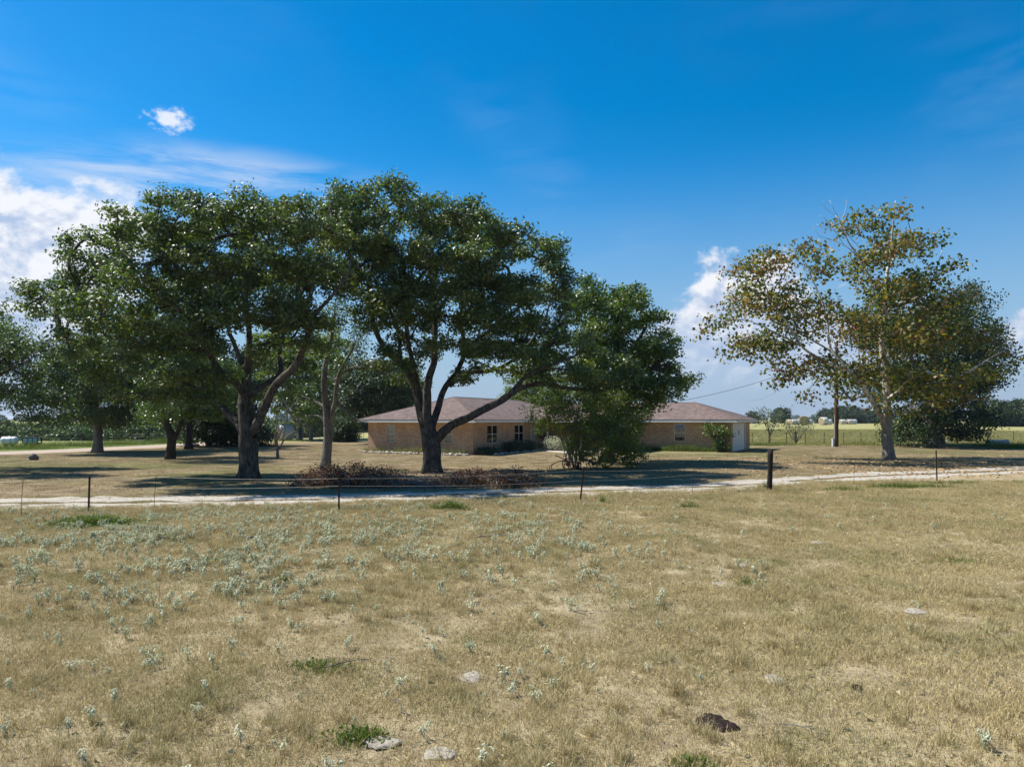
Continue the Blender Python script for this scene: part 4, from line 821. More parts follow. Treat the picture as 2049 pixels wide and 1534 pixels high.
for k, (px, d, hh, ww, lab) in enumerate([(1975, 250, 9.5, 11, 'tall far field tree left of its neighbours at the right edge'), (2008, 245, 8.5, 11, 'broad far field tree, middle of those at the right edge'), (2042, 250, 9.5, 12, 'far field tree cut by the right edge of the picture'), (1505, 420, 7, 8, 'dark far tree just past the garage roof'), (1562, 430, 9, 12, 'isolated rounded tree far out beyond the hay bales'), (1690, 420, 9.5, 22, 'long dark far tree mass right of the utility pole'), (1655, 430, 8, 14, 'low far tree mass touching the utility pole'), (1735, 430, 8, 16, 'lower far tree mass left of the sycamore trunk')]):
    auto_tree('field_tree', lab, px, 0, hh, ww, M['dark_leaf'], M['dark_bark'], 140 + k, crown_base=.0, per=16, lsize=(.75, .5), spacing=1.8, nl=12, low=.08, d=d, drawn=False, spread=.6, tips=4, cat='tree')
# wooded horizon
V = []; tt = []
for k in range(230):
    a = r.uniform(-62, 62); d = r.uniform(620, 1100); x = d * math.tan(R(a)); hh = r.uniform(5, 10) * (1.15 if d > 900 else .9); ww = r.uniform(9, 22)
    m_ = 300; c = r.normal(size=(m_, 3)); c /= np.linalg.norm(c, axis=1, keepdims=True); c *= r.uniform(.6, 1, (m_, 1)); c[:, 2] = np.abs(c[:, 2])
    V.append(np.array([x, d, 0]) + c * np.array([ww * .5, ww * .4, hh])); tt.append(np.clip(r.normal(.4, .15) + r.normal(0, .15, m_), 0, 1))
V = np.concatenate(V); tt = np.concatenate(tt)
tag(link('distant_woods', leaves_mesh('distant_woods', V, 2.2, 1.6, M['dark_leaf'], r, clump_t=tt)), 'dark woods along the far horizon', 'woods', kind='stuff')

# ------------------------------------------------------------------ fences
def fence(name, label, spots, wire_z, post_fn, wr=.004):
    root = empty(name, ground(*spots[0][:2]), 0, label, 'fence'); o = root.location
    tops = []
    for k, sp in enumerate(spots):
        x, y = sp[:2]; z = float(H(x, y)); post_fn(root, (x - o.x, y - o.y, z - o.z), k, sp); tops.append((x - o.x, y - o.y, z - o.z, sp))
    for zi, wz_ in enumerate(wire_z):
        m = MB()
        P = []
        for (a, b_) in zip(tops[:-1], tops[1:]):
            for t in np.linspace(0, 1, 9)[:-1]:
                x = a[0] + (b_[0] - a[0]) * t; y = a[1] + (b_[1] - a[1]) * t; z = a[2] + (b_[2] - a[2]) * t
                P.append((x, y, z + wz_ - .05 * 4 * t * (1 - t) + .03 * math.sin(zi * 2.1 + x * .5)))
        P.append((tops[-1][0], tops[-1][1], tops[-1][2] + wz_)); m.tube(P, wr, 4, cap=False); m.build('wire', M['wire'], root)
    return root
def tpost(h, lean=0.):
    m = MB(); a = np.array([0, 0, -.2]); t = math.tan(lean)
    for (x0, x1, y0, y1) in [(-.025, .025, -.006, .006), (-.006, .006, .0062, .045)]:
        V = [(x + t * z, y, z) for z in (-.2, h) for y in (y0, y1) for x in (x0, x1)]
        m.add(V, [(0, 2, 3, 1), (4, 5, 7, 6), (0, 1, 5, 4), (2, 6, 7, 3), (0, 4, 6, 2), (1, 3, 7, 5)])
    for z in np.arange(.1, h, .06): m.box(-.012 + t * z, .012 + t * z, -.013, -.0061, z, z + .02)
    return m
def front_post(root, p, k, sp):
    kind = sp[2]
    if kind == 'wood':
        zz = np.linspace(-.3, 1.52, 9); m = MB(); m.tube(np.stack([.04 * zz + .01 * np.sin(zz * 3), 0 * zz, zz], -1), .098 + .006 * np.cos(zz * 5), 12, lobes=lambda th, P: 1 + .05 * np.sin(3 * th + P[:, 2:3]) + .03 * np.sin(9 * th))
        o = m.build('fence_post', M['post_wood'], root, p, smooth=True); tag(o, 'thick dark round wooden fence post')
    elif kind == 'stay':
        MB().tube([(0, 0, -.1), (.02, 0, .5), (.06, 0, 1.0)], .007, 5).build('wire_stay', M['rust'], root, p)
    else: tpost(sp[3], sp[4]).build('fence_post', M['rust'], root, p)
FS = [(-30, 19.2, 't', 1.1, 0), (-23, 19.5, 't', 1.1, .02), (*GP(42, 1034), 'stay'), (*GP(177, 1026), 't', 1.03, .03), (*GP(308, 1023), 'stay'), (*GP(678, 1021), 't', 1.16, .01), (*GP(1161, 1002), 't', 1.12, .11), (*GP(1385, 990), 'stay'), (*GP(1539, 979), 'wood'), (*GP(1708, 969), 'stay'), (*GP(1875, 962), 't', 1.34, -.03), (27, 34.4, 't', 1.25, .02), (38, 39, 't', 1.2, 0)]
fence('wire_fence', 'barbed wire fence with rusty posts along the near side of the gravel drive', FS, (.42, .68, .95), front_post, .0035)
def rear_post(root, p, k, sp): tpost(1.25, .03 * math.sin(k * 1.7)).build('fence_post', M['rust'], root, p)
RS = [(*GP(px, py), 0) for px, py in [(1505, 889), (1538, 889), (1574, 889), (1612, 889), (1649, 889.5), (1688, 888.5), (1723, 887.5), (1760, 887), (1800, 887), (1840, 886), (1880, 886), (1920, 885), (1960, 884.5), (2028, 884), (2080, 884)]]
fence('wire_fence', 'wire fence with thin dark posts dividing the yard from the hay field', RS, (.4, .7, 1.0, 1.18), rear_post, .006)
LS = [(*GP(px, py), 0) for px, py in [(-60, 893), (20, 891), (82, 889.5), (165, 888), (180, 887.5), (216, 886.5), (227, 886.5), (262, 886), (290, 886), (318, 885.5), (355, 885), (395, 884.5), (440, 884)]]
fence('wire_fence', 'fence of thin posts along the far verge of the country road', LS, (.4, .75, 1.05), rear_post, .006)
BS = [(*GP(px, py), 0) for px, py in [(500, 880), (528, 880), (565, 880), (602, 879.5), (640, 879), (690, 878.5), (711, 878), (728, 877.5), (760, 877)]]
fence('wire_fence', 'thin wire fence across the back lawn left of the house', BS, (.4, .75, 1.05), rear_post, .006)

# ------------------------------------------------------------------ utility pole, service wire, pedestal
x0, d0 = GP(1673, 894)
up = empty('utility_pole', ground(x0, d0), 0, 'tall brown wooden utility pole left of the sycamore trunk', 'pole')
zz = np.linspace(-.3, 9.9, 14); MB().tube(np.stack([0 * zz + .006 * zz, 0 * zz, zz], -1), .215 - .008 * zz, 14).build('pole', M['pole_wood'], up, smooth=True)
MB().tube([(.06, -.16, 8.9), (.06, -.30, 8.9)], .04, 8).build('insulator', M['pedestal'], up); MB().tube([(.06, -.16, 9.4), (.06, -.30, 9.4)], .04, 8).build('insulator', M['pedestal'], up)
MB().tube([(-.19, -.05, 0), (-.17, -.05, 3.)], .025, 6).build('conduit', M['pedestal'], up)
def sag(a, b, s_, n_=24):
    t = np.linspace(0, 1, n_)[:, None]; p = np.array(a) * (1 - t) + np.array(b) * t; p[:, 2] -= 4 * s_ * (t * (1 - t))[:, 0]; return p
hx, hy = HL(9.5, 17.2)
m = MB(); m.tube(sag((hx, hy, 4.05), (x0 + .05, d0 - .3, 8.9), .55), .018, 5, cap=False); wo_ = m.build('service_wire', M['black_iron']); tag(wo_, 'dark service wire running from the roof ridge up to the utility pole', 'wire')
m = MB(); m.tube(sag((x0 + .05, d0 - .3, 9.4), (x0 + 44, d0 + 165, 9.0), 2.2, 40), .012, 5, cap=False); tag(m.build('power_line', M['black_iron']), 'thin power line running from the pole away over the hay field', 'wire')
x0, d0 = GP(1667.5, 894); p_ = empty('meter_pedestal', ground(x0, d0), 0, 'small pale box pedestal at the foot of the utility pole', 'pedestal')
MB().box(-.11, .11, -.09, .09, -.05, .72).build('housing', M['pedestal'], p_); MB().box(-.125, .125, -.105, .105, .722, .80).build('lid', M['pedestal'], p_)

# ------------------------------------------------------------------ hay bales
def bale(x, y, rz, label, group, wrap=False, rad=.85, wid=1.4):
    root = empty('hay_bale', ground(x, y), rz, label, 'hay bale', group); th = np.linspace(0, 2 * np.pi, 25)[:-1]; V = []; Qs = []; Ts = []
    r_ = np.random.default_rng(int(abs(x * 7)) + 1); rings = [(-wid / 2, .90), (-wid / 2 + .06, 1.), (-wid / 4, 1.02), (0, 1.01), (wid / 4, 1.02), (wid / 2 - .06, 1.), (wid / 2, .90)]
    for (xx, k) in rings:
        for t in th: q_ = k * rad * (1 + .025 * math.sin(3 * t + xx) + r_.normal(0, .008)); zz_ = max(math.sin(t) * q_ + rad * .96, 0.0); V.append((xx, math.cos(t) * q_, zz_))
    n_ = 24
    for i_ in range(len(rings) - 1):
        for j in range(n_): Qs.append((i_ * n_ + j, i_ * n_ + (j + 1) % n_, (i_ + 1) * n_ + (j + 1) % n_, (i_ + 1) * n_ + j))
    link('wrap' if wrap else 'roll', mesh_np('roll', V, Qs, smooth=True, mat=M['net_wrap'] if wrap else M['hay']), root)
    for sgn, off in ((-1, 0), (1, (len(rings) - 1) * n_)):
        Vv = [V[off + j] for j in range(n_)] + [(sgn * wid / 2 + sgn * .03, 0, rad * .96)] + [(sgn * (wid / 2 + .02), math.cos(t) * rad * .5, rad * .96 + math.sin(t) * rad * .5) for t in th]
        Tt = []
        Qq = []
        for j in range(n_):
            k2 = (j + 1) % n_; Qq.append((j, k2, n_ + 1 + k2, n_ + 1 + j)); Tt.append((n_ + 1 + j, n_ + 1 + k2, n_))
        link('end_face', mesh_np('end_face', Vv, Qq, Tt, smooth=True, mat=M['hay']), root)
    return root
x0, d0 = GP(570, 880.5); bale(x0, d0, R(40), 'big pale wrapped hay bale with a tan end, behind the bare small tree', None, True, 1.0, 1.75)
for px, py, rz, wr, lab in [(1609, 851, 70, False, 'largest and brownest round hay bale out in the field'), (1648, 850, 20, True, 'round hay bale with brown end just left of the utility pole'), (1588, 849.5, 10, True, 'pale wrapped hay bale left of the big brown bale'), (1594, 849, 10, True, 'pale wrapped hay bale touching the big brown bale'), (1580, 849, 15, True, 'pale hay bale leftmost of the field row'), (1620, 848.5, 10, True, 'small pale bale just right of the big brown bale'), (1658, 849, 10, True, 'small pale bale between brown-ended bale and pole'), (1686, 848.5, 5, True, 'pale bale just right of the utility pole'), (1700, 848.5, 10, True, 'pale bale third from right beyond the pole'), (1708, 848.3, 10, True, 'pale bale rightmost beyond the utility pole')]:
    x0, d0 = GP(px, py); bale(x0, d0, R(rz), lab, 'round hay bales in the field', wr, 2.0 if px == 1609 else (1.75 if px == 1648 else 1.25), 2.9 if px == 1609 else 2.6)

# ------------------------------------------------------------------ across the road: tank, trailer, rock
x0, d0 = -48.2, 68.
tk = empty('storage_tank', ground(x0, d0), R(8), 'white horizontal storage tank with dark straps beyond the road, far left', 'tank')
tk.scale = (.62, .62, .62)
th = np.linspace(0, np.pi, 13); prof = [(-.85 - .35 * math.cos(t) * (1 if t < np.pi / 2 else 1), .62 * math.sin(t)) for t in np.linspace(0, np.pi / 2, 6)] + [(.85 + .35 * math.sin(t), .62 * math.cos(t)) for t in np.linspace(0, np.pi / 2, 6)]
P = [(p[0], 0, .95) for p in prof]; m = MB(); m.tube(P, [max(p[1], .01) for p in prof], 20); m.build('shell', M['tank_white'], tk, smooth=True)
for xx in (-.45, .45):
    a = np.linspace(0, 2 * np.pi, 25); MB().tube([(xx, .635 * math.cos(t), .95 + .635 * math.sin(t)) for t in a], .025, 5, cap=False).build('strap', M['black_iron'], tk)
    MB().box(xx - .08, xx + .08, -.5, .5, -.1, .42).build('leg', M['black_iron'], tk)
MB().tube([(0, 0, 1.55), (0, 0, 1.7)], .14, 10).build('filler_cap', M['tank_white'], tk)
x0, d0 = -47.0, 69.5
tr = empty('farm_trailer', ground(x0, d0), R(4), 'dark low farm trailer with pale teal side panels next to the white tank', 'trailer')
tr.scale = (.62, .62, .62)
MB().box(-1.2, 1.2, -.6, .6, .40, .52).build('bed', M['trailer_dark'], tr)
MB().box(-1.25, 1.25, -.65, .65, 1.32, 1.42).build('roof', M['trailer_dark'], tr)
for xx in (-1.15, -.35, .35, 1.1):
    for yy in (-.55, .55): MB().box(xx - .05, xx + .05, yy - .05, yy + .05, .52, 1.32).build('post', M['trailer_dark'], tr)
for xa, xb in ((-1.08, -.42), (-.28, .28), (.42, 1.03)): MB().box(xa, xb, -.57, -.54, .6, 1.25).build('side_panel', M['teal'], tr)
for xx in (-.6, .6):
    for yy in (-.62, .62):
        MB().tube([(xx, yy - .09, .3), (xx, yy + .09, .3)], .3, 16).build('wheel', M['black_iron'], tr)
MB().tube([(1.2, 0, .45), (2.0, 0, .40)], .04, 6).build('hitch', M['trailer_dark'], tr)

def rock_mesh(seed, sx_, sy_, sz_, rough=.25, sub=3, m=None):
    import bmesh as _b
    bm = _b.new(); _b.ops.create_icosphere(bm, subdivisions=sub, radius=1); r_ = np.random.default_rng(seed); ph = r_.uniform(0, 6, (5, 3)); am = r_.normal(0, 1, (5, 3)) * 2
    for v in bm.verts:
        k = 1 + rough * sum(math.sin(v.co.dot(Vector(am[j])) * 1.4 + ph[j][0]) for j in range(5)) / 2.5
        v.co = Vector((v.co.x * sx_ * k, v.co.y * sy_ * k, v.co.z * sz_ * k))
    me = bpy.data.meshes.new('stone'); bm.to_mesh(me); bm.free(); me.materials.append(m); 
    return me
x0, d0 = GP(67, 921); o = link('rock', rock_mesh(5, .30, .24, .24, .16, 3, M['rock']), loc=ground(x0, d0, .14)); tag(o, 'lone grey rock at the edge of the country road', 'rock')

# ------------------------------------------------------------------ stones, dung and sticks in the pasture
def patty(name, px, py, wid, label, cat, m, hgt=.035, seed=1, group=None):
    x, y = GP(px, py); r_ = np.random.default_rng(seed); n_ = 36; V = [(0, 0, hgt)]; Ts = []; Qs = []; th = np.linspace(0, 2 * np.pi, n_ + 1)[:-1]
    ph = r_.uniform(0, 6, 4); out = 1 + .16 * np.sin(2 * th + ph[0]) + .11 * np.sin(3 * th + ph[1]) + .07 * np.sin(7 * th + ph[2]) + r_.normal(0, .04, n_)
    prof = [(.22, 1.), (.45, .92), (.68, .95), (.86, .70), (.97, .35), (1.02, -.3)]
    for k, z in prof:
        for j in range(n_): V.append((wid / 2 * k * out[j] * math.cos(th[j]), wid / 2 * .85 * k * out[j] * math.sin(th[j]), hgt * z * (1 + .35 * math.sin(5 * th[j] + k * 9) * .5 + r_.normal(0, .22))))
    for j in range(n_): Ts.append((0, 1 + j, 1 + (j + 1) % n_))
    for i_ in range(len(prof) - 1):
        for j in range(n_): Qs.append((1 + i_ * n_ + j, 1 + (i_ + 1) * n_ + j, 1 + (i_ + 1) * n_ + (j + 1) % n_, 1 + i_ * n_ + (j + 1) % n_))
    o = link(name, mesh_np(name, V, Qs, Ts, smooth=True, mat=m), loc=ground(x, y, .012)); o.rotation_euler = (0, 0, r_.uniform(0, 6)); tag(o, label, cat, group); return (x, y, wid)
clear = [patty('cow_dung', 1433, 1446, .34, 'dark brown fresh cow pat in the foreground grass', 'cow pat', M['dung'], .030, 1), patty('cow_dung', 1715, 1375, .13, 'small dark crumbled cow pat, right of the big fresh one', 'cow pat', M['dung'], .02, 2),
    patty('cow_dung', 560, 1172, .26, 'dark brown dung heap among the sage weeds at the left', 'cow pat', M['dung'], .03, 12)]
for k, (px, py, ww, lab) in enumerate([(1443, 1164, .36, 'pale grey dry cow pat, the farthest right of centre'), (1832, 1228, .30, 'pale grey dry cow pat near the right side of the pasture'), (762, 1497, .26, 'pale grey dry pat at the bottom edge, left one of two'), (880, 1512, .26, 'pale grey dry pat at the bottom edge, right one of two'), (943, 1355, .28, 'pale grey dry pat left of the tall sage weeds'), (1552, 1360, .28, 'pale dry pat half sunk in grass beyond the fresh one'), (1640, 1086, .30, 'pale flat dry pat far out on the right slope'), (1490, 1130, .25, 'thin pale dry pat beyond the centre right')]):
    clear.append(patty('dry_cow_dung', px, py, ww, lab, 'cow pat', M['dry_dung'], .014, 20 + k, 'dry pats in the pasture'))
def stick(px, py, L_, ang, label, rad=.018, seed=0, m='twig'):
    x, y = GP(px, py); r_ = np.random.default_rng(seed); t = np.linspace(0, 1, 8); P = np.stack([np.cos(ang) * L_ * t, np.sin(ang) * L_ * t, .05 + .03 * np.sin(3 * t)], -1); P[:, :2] += np.cumsum(r_.normal(0, .02, (8, 2)), 0)
    root = empty('fallen_stick', ground(x, y), 0, label, 'stick'); MB().tube(P, rad * (1 - .6 * t), 6).build('stem', M[m], root, smooth=True)
    for k in (3, 5): a2 = ang + (.7 if k == 3 else -.6); MB().tube([P[k], P[k] + .25 * L_ * np.array([math.cos(a2), math.sin(a2), .05])], [rad * .4, rad * .15], 5).build('side_twig', M[m], root)
stick(490, 1082, 1.1, .5, 'long pale broken stick lying among the sage weeds', .022, 1); stick(950, 1078, 1.0, .05, 'straight pale stick lying across the pasture centre', .02, 2); stick(310, 1086, .35, .1, 'short pale stick left of the long broken stick', .016, 3); stick(650, 1345, .55, .3, 'thin dry stalk in the green foreground patch', .008, 4); stick(1560, 1460, .4, -.7, 'thin dry stalk right of the fresh cow pat', .006, 5); stick(815, 1450, .4, 2.2, 'thin curved dry stalk above the bottom dry pats', .006, 6)

# ------------------------------------------------------------------ brush pile
x0, d0 = GP(835, 971); bp = empty('brush_pile', ground(x0, d0), 0, 'long low pile of cut branches and rust brown dead leaves beside the drive', 'brush pile')
r = np.random.default_rng(70); tw = MB(); lf = []; lt_ = []
def pile_h(x): return (.95 * np.exp(-((x + 3.1) / 1.0) ** 2) + .70 * np.exp(-((x + 1.6) / .9) ** 2) + .62 + .70 * np.exp(-((x - 2.4) / .75) ** 2) + .6 * np.exp(-((x - 3.9) / .6) ** 2)) * .50
def dead_branch(p, a, L_, rad, lift):
    n_ = 9; t = np.linspace(0, 1, n_); P = np.zeros((n_, 3)); P[:, 0] = p[0] + np.cos(a) * L_ * t; P[:, 1] = p[1] + np.sin(a) * L_ * t * .6; P[:, 2] = np.maximum(p[2] + lift * t - .25 * t ** 2, .03)
    P += np.cumsum(r.normal(0, .035, (n_, 3)), 0) * np.array([1, 1, .5]); P[:, 2] = np.maximum(P[:, 2], .02); return P, rad * (1 - .85 * t)
for k in range(44):
    xx = r.uniform(-4.2, 4.0) if k < 22 else r.normal(.3, 1.1); P, rr = dead_branch((xx, r.normal(-.35, .5), r.uniform(.05, .6) * pile_h(xx)), r.uniform(0, 6.28), r.uniform(1.2, 2.4), r.uniform(.025, .05), r.uniform(-.2, .5))
    br = MB().tube(P, rr, 6).build('branch', M['twig'], bp, smooth=True)
for k in range(620):
    xx = r.uniform(-4.6, 4.4); hh = pile_h(xx); P, rr = dead_branch((xx, r.normal(0, .6), r.uniform(0, .9) * hh), r.uniform(0, 6.28), r.uniform(.4, 1.2), r.uniform(.006, .016), r.uniform(-.2, .4)); tw.tube(P, rr, 4, cap=False)
    dens = (np.exp(-((xx + 3.2) / 1.3) ** 2) + .7 * np.exp(-((xx + 1.6) / .9) ** 2) + np.exp(-((xx - 2.2) / .8) ** 2) + .8 * np.exp(-((xx - 3.9) / .5) ** 2))
    nl_ = int(60 * min(1, dens) * r.uniform(.3, 1)) + 2
    lf.append(P[r.integers(2, 9, nl_)] + r.normal(0, .09, (nl_, 3))); lt_.append(np.clip(r.normal(.45, .15) + r.normal(0, .18, nl_), 0, 1))
tag(tw.build('twigs', M['twig'], bp), kind='stuff')
lf = np.concatenate(lf); lf[:, 2] = np.maximum(lf[:, 2], .02); tag(link('dead_leaves', leaves_mesh('dead_leaves', lf, .11, .055, M['dead_leaf'], r, clump_t=np.concatenate(lt_)), bp), kind='stuff')
# half-hidden old implement under the shrub
x0, d0 = GP(1138, 940); im = empty('old_plough', ground(x0, d0 + .3), R(-12), 'rusty old plough with a red hub half hidden under the tangled shrub', 'plough')
im.scale = (.72, .72, .72)
MB().tube(catmull([(-.95, 0, 1.02), (-.5, 0, .85), (0, 0, .62), (.5, 0, .55), (1.0, 0, .45)], .1), .035, 8).build('beam', M['rust'], im, smooth=True)
for k, yy in enumerate((-.25, .25)): MB().tube(catmull([(.05, yy, .60), (-.6, yy * 1.3, .62), (-1.25, yy * 1.7, .30), (-1.3, yy * 1.7, -.02)], .1), .022, 6).build('handle', M['rust'], im, smooth=True)
a = np.linspace(0, 2 * np.pi, 29); wh = MB().tube([(.0 + .42 * math.cos(t), -.12, .42 + .42 * math.sin(t)) for t in a], .03, 6, cap=False).build('wheel', M['rust'], im, smooth=True)
for t in np.linspace(0, np.pi, 5)[:-1]: MB().tube([(.42 * math.cos(t), -.12, .42 + .42 * math.sin(t)), (-.42 * math.cos(t), -.12, .42 - .42 * math.sin(t))], .014, 5).build('spoke', M['rust'], wh)
MB().tube([(0, -.22, .42), (0, -.02, .42)], .16, 12).build('hub', M['red_iron'], im)
V = [(.5, -.1, .05), (1.0, -.05, 0), (1.05, .25, .05), (.45, .3, .35), (.55, -.12, .4)]; m = MB(); m.add(V + [(x_ - .03, y_ + .03, z_ + .02) for x_, y_, z_ in V], T=[(0, 1, 2), (0, 2, 3), (0, 3, 4), (5, 7, 6), (5, 8, 7), (5, 9, 8)], Q=[(0, 5, 6, 1), (1, 6, 7, 2), (2, 7, 8, 3), (3, 8, 9, 4), (4, 9, 5, 0)]); m.build('ploughshare', M['rust'], im)

# stone edging by the house, path, pipe
ed = empty('stone_edging', (*HL(-9.6, -1.2), 0), HR, 'row of small pale stones edging the bed along the left brick wall', 'stones')
rm = [rock_mesh(80 + k, .14, .11, .09, .3, 2, M['pale_stone']) for k in range(4)]
for k in range(46):
    o = link('stone', rm[k % 4], ed, (k * .22 + random.uniform(-.05, .05), random.gauss(0, .08), .04)); o.rotation_euler = (0, 0, random.uniform(0, 6)); o.scale = [random.uniform(.7, 1.5)] * 3
ed = empty('stone_edging', (*HL(1.7, .3), 0), HR, 'row of small pale stones edging the bed under the side windows', 'stones')
for k in range(34):
    o = link('stone', rm[k % 4], ed, (random.gauss(0, .08), k * .24, .04)); o.rotation_euler = (0, 0, random.uniform(0, 6)); o.scale = [random.uniform(.7, 1.4)] * 3
pth = MB(); pts = [HL(1.0, 9.0), HL(2.4, 8.0), HL(4.2, 6.6), HL(6.5, 5.6)]; pc = catmull([(x_, y_, 0, 0) for x_, y_ in pts], .3)[:, :3]; tg = np.gradient(pc, axis=0); nn = np.stack([-tg[:, 1], tg[:, 0], 0 * tg[:, 0]], -1); nn /= np.linalg.norm(nn, axis=1, keepdims=True)
V = np.concatenate([pc + nn * .55, pc - nn * .55]); V[:, 2] = H(V[:, 0], V[:, 1]) + .035; n_ = len(pc); Vb = V.copy(); Vb[:, 2] -= .12
Qs = [(j, j + 1, n_ + j + 1, n_ + j) for j in range(n_ - 1)] + [(j, 2 * n_ + j, 2 * n_ + j + 1, j + 1) for j in range(n_ - 1)] + [(n_ + j, n_ + j + 1, 3 * n_ + j + 1, 3 * n_ + j) for j in range(n_ - 1)]
tag(link('path', mesh_np('path', np.concatenate([V, Vb]), Qs, mat=M['concrete'])), kind='structure')
x0, d0 = GP(1995, 891); pp = empty('culvert_pipe', ground(x0, d0), R(12), 'grey concrete culvert pipe lying in the weeds, far right', 'pipe')
m = MB(); m.tube([(-1.1, 0, .28), (1.1, 0, .28)], .30, 18, cap=False); m.tube([(1.1, 0, .28), (-1.1, 0, .28)], .24, 18, cap=False); m.build('barrel', M['concrete'], pp, smooth=True)
m = MB(); m.tube([(1.0, 0, .28), (1.16, 0, .28)], .35, 18, cap=False); m.build('collar', M['concrete'], pp, smooth=True)

# ------------------------------------------------------------------ grasses and weeds
def blades(cx, cy, cz, h, wdt, lean, r_, az=None):
    n_ = len(cx); a = r_.uniform(0, 6.28, n_) if az is None else az; p = r_.uniform(0, 6.28, n_)
    wx, wy = np.cos(p) * wdt / 2, np.sin(p) * wdt / 2; lx, ly = np.cos(a) * lean * h, np.sin(a) * lean * h; hz = h * np.sqrt(np.maximum(.05, 1 - lean ** 2 * .8))
    b0 = np.stack([cx - wx, cy - wy, cz], -1); b1 = np.stack([cx + wx, cy + wy, cz], -1)
    m0 = np.stack([cx - wx * .8 + lx * .35, cy - wy * .8 + ly * .35, cz + hz * .6], -1); m1 = np.stack([cx + wx * .8 + lx * .35, cy + wy * .8 + ly * .35, cz + hz * .6], -1)
    tp_ = np.stack([cx + lx, cy + ly, cz + hz], -1); V = np.stack([b0, b1, m1, m0, tp_], 1); k = np.arange(n_)[:, None] * 5
    return V.reshape(-1, 3), k + np.array([[0, 1, 2, 3]]), k + np.array([[3, 2, 4]]), np.repeat(np.clip(r_.beta(2, 2, n_), 0, 1), 5)
def blade_mesh(name, cx, cy, cz, h, wdt, lean, r_, m):
    V, Qd, Tt, t = blades(cx, cy, cz, h, wdt, lean, r_); return mesh_np(name, V, Qd, Tt, {'tint': t}, mat=m)
def proto(me, col):
    o = bpy.data.objects.new(me.name, me); col.objects.link(o); return o
def scatter(name, P, rot, scl, idx, col, kind='stuff', mat_=None):
    me = mesh_np(name, P, attrs={'rot': rot, 'scl': scl})
    at_ = me.attributes.new('idx', 'INT', 'POINT'); at_.data.foreach_set('value', np.asarray(idx, np.int32))
    o = link(name, me); g = bpy.data.node_groups.new(name, 'GeometryNodeTree')
    g.interface.new_socket('Geometry', in_out='INPUT', socket_type='NodeSocketGeometry'); g.interface.new_socket('Geometry', in_out='OUTPUT', socket_type='NodeSocketGeometry')
    gi = g.nodes.new('NodeGroupInput'); go = g.nodes.new('NodeGroupOutput'); ip = g.nodes.new('GeometryNodeInstanceOnPoints'); ci = g.nodes.new('GeometryNodeCollectionInfo')
    ci.inputs['Collection'].default_value = col; ci.inputs['Separate Children'].default_value = True; ci.inputs['Reset Children'].default_value = True
    def na(nm, tp):
        n_ = g.nodes.new('GeometryNodeInputNamedAttribute'); n_.data_type = tp; n_.inputs['Name'].default_value = nm; return n_.outputs['Attribute']
    g.links.new(gi.outputs[0], ip.inputs['Points']); g.links.new(ci.outputs[0], ip.inputs['Instance']); ip.inputs['Pick Instance'].default_value = True
    g.links.new(na('idx', 'INT'), ip.inputs['Instance Index']); g.links.new(na('rot', 'FLOAT_VECTOR'), ip.inputs['Rotation']); g.links.new(na('scl', 'FLOAT'), ip.inputs['Scale'])
    g.links.new(ip.outputs[0], go.inputs[0]); md = o.modifiers.new('scatter', 'NODES'); md.node_group = g
    tag(o, kind=kind); return o
r = np.random.default_rng(80)
def disc(n_, rad): a = r.uniform(0, 6.28, n_); q_ = rad * np.sqrt(r.uniform(0, 1, n_)); return q_ * np.cos(a), q_ * np.sin(a)
colA = bpy.data.collections.new('dry_grass_patches')
for k in range(6):      # matted short grass
    x, y = disc(170, .26); n_ = len(x); proto(blade_mesh(f'patch{k}', x, y, np.full(n_, -.01), r.uniform(.025, .085, n_), r.uniform(.003, .0055, n_), r.uniform(.3, .98, n_), r, M['straw']), colA)
for k in range(5):      # tufts
    x, y = disc(80, .07); n_ = len(x); proto(blade_mesh(f'tuft{k}', x, y, np.full(n_, -.01), r.uniform(.08, .22, n_), r.uniform(.003, .005, n_), r.uniform(.1, .95, n_), r, M['straw']), colA)
def in_view(x, y, mrg=1.15): return np.abs(x) < (.722 * mrg) * y + 1.0
def field_pts(dens, y0, y1, half=30):
    n_ = int(dens * 2 * half * (y1 - y0)); x = r.uniform(-half, half, n_); y = r.uniform(y0, y1, n_); k = in_view(x, y); return x[k], y[k]
x, y = field_pts(34, 3.8, 30); dd_ = drive_y(x) - y; k = (dd_ > .95 + (fbm(x, y, 2, 91) - .5) * 1.2); x, y = x[k], y[k]
thin = fbm(x * .9, y * .9, 3, 71); k = r.uniform(0, 1, len(x)) < sst(thin, .18, .52) * .45 + .6; x, y, thin = x[k], y[k], thin[k]
for (cx_, cy_, wd_) in clear: k = np.hypot(x - cx_, y - cy_) > wd_ * .5 + .02; x, y, thin = x[k], y[k], thin[k]
idx = r.integers(0, 6, len(x)); scl = r.uniform(.75, 1.25, len(x)) * (.75 + .6 * thin)
x2, y2 = field_pts(11, 3.8, 30); k = (drive_y(x2) - y2 > 1.1) & (r.uniform(0, 1, len(x2)) < sst(fbm(x2 * .7, y2 * .7, 3, 72), .35, .7)); x2, y2 = x2[k], y2[k]
for (cx_, cy_, wd_) in clear: k = np.hypot(x2 - cx_, y2 - cy_) > wd_ * .5 + .07; x2, y2 = x2[k], y2[k]
X_ = np.concatenate([x, x2]); Y_ = np.concatenate([y, y2]); idx = np.concatenate([idx, r.integers(6, 11, len(x2))]); scl = np.concatenate([scl, r.uniform(.45, 1.3, len(x2))])
rot = np.stack([r.normal(0, .06, len(X_)), r.normal(0, .06, len(X_)), r.uniform(0, 6.28, len(X_))], -1)
tag(scatter('dry_grass', np.stack([X_, Y_, H(X_, Y_)], -1), rot, scl, idx, colA), 'dry straw coloured pasture grass over the whole foreground', 'grass')
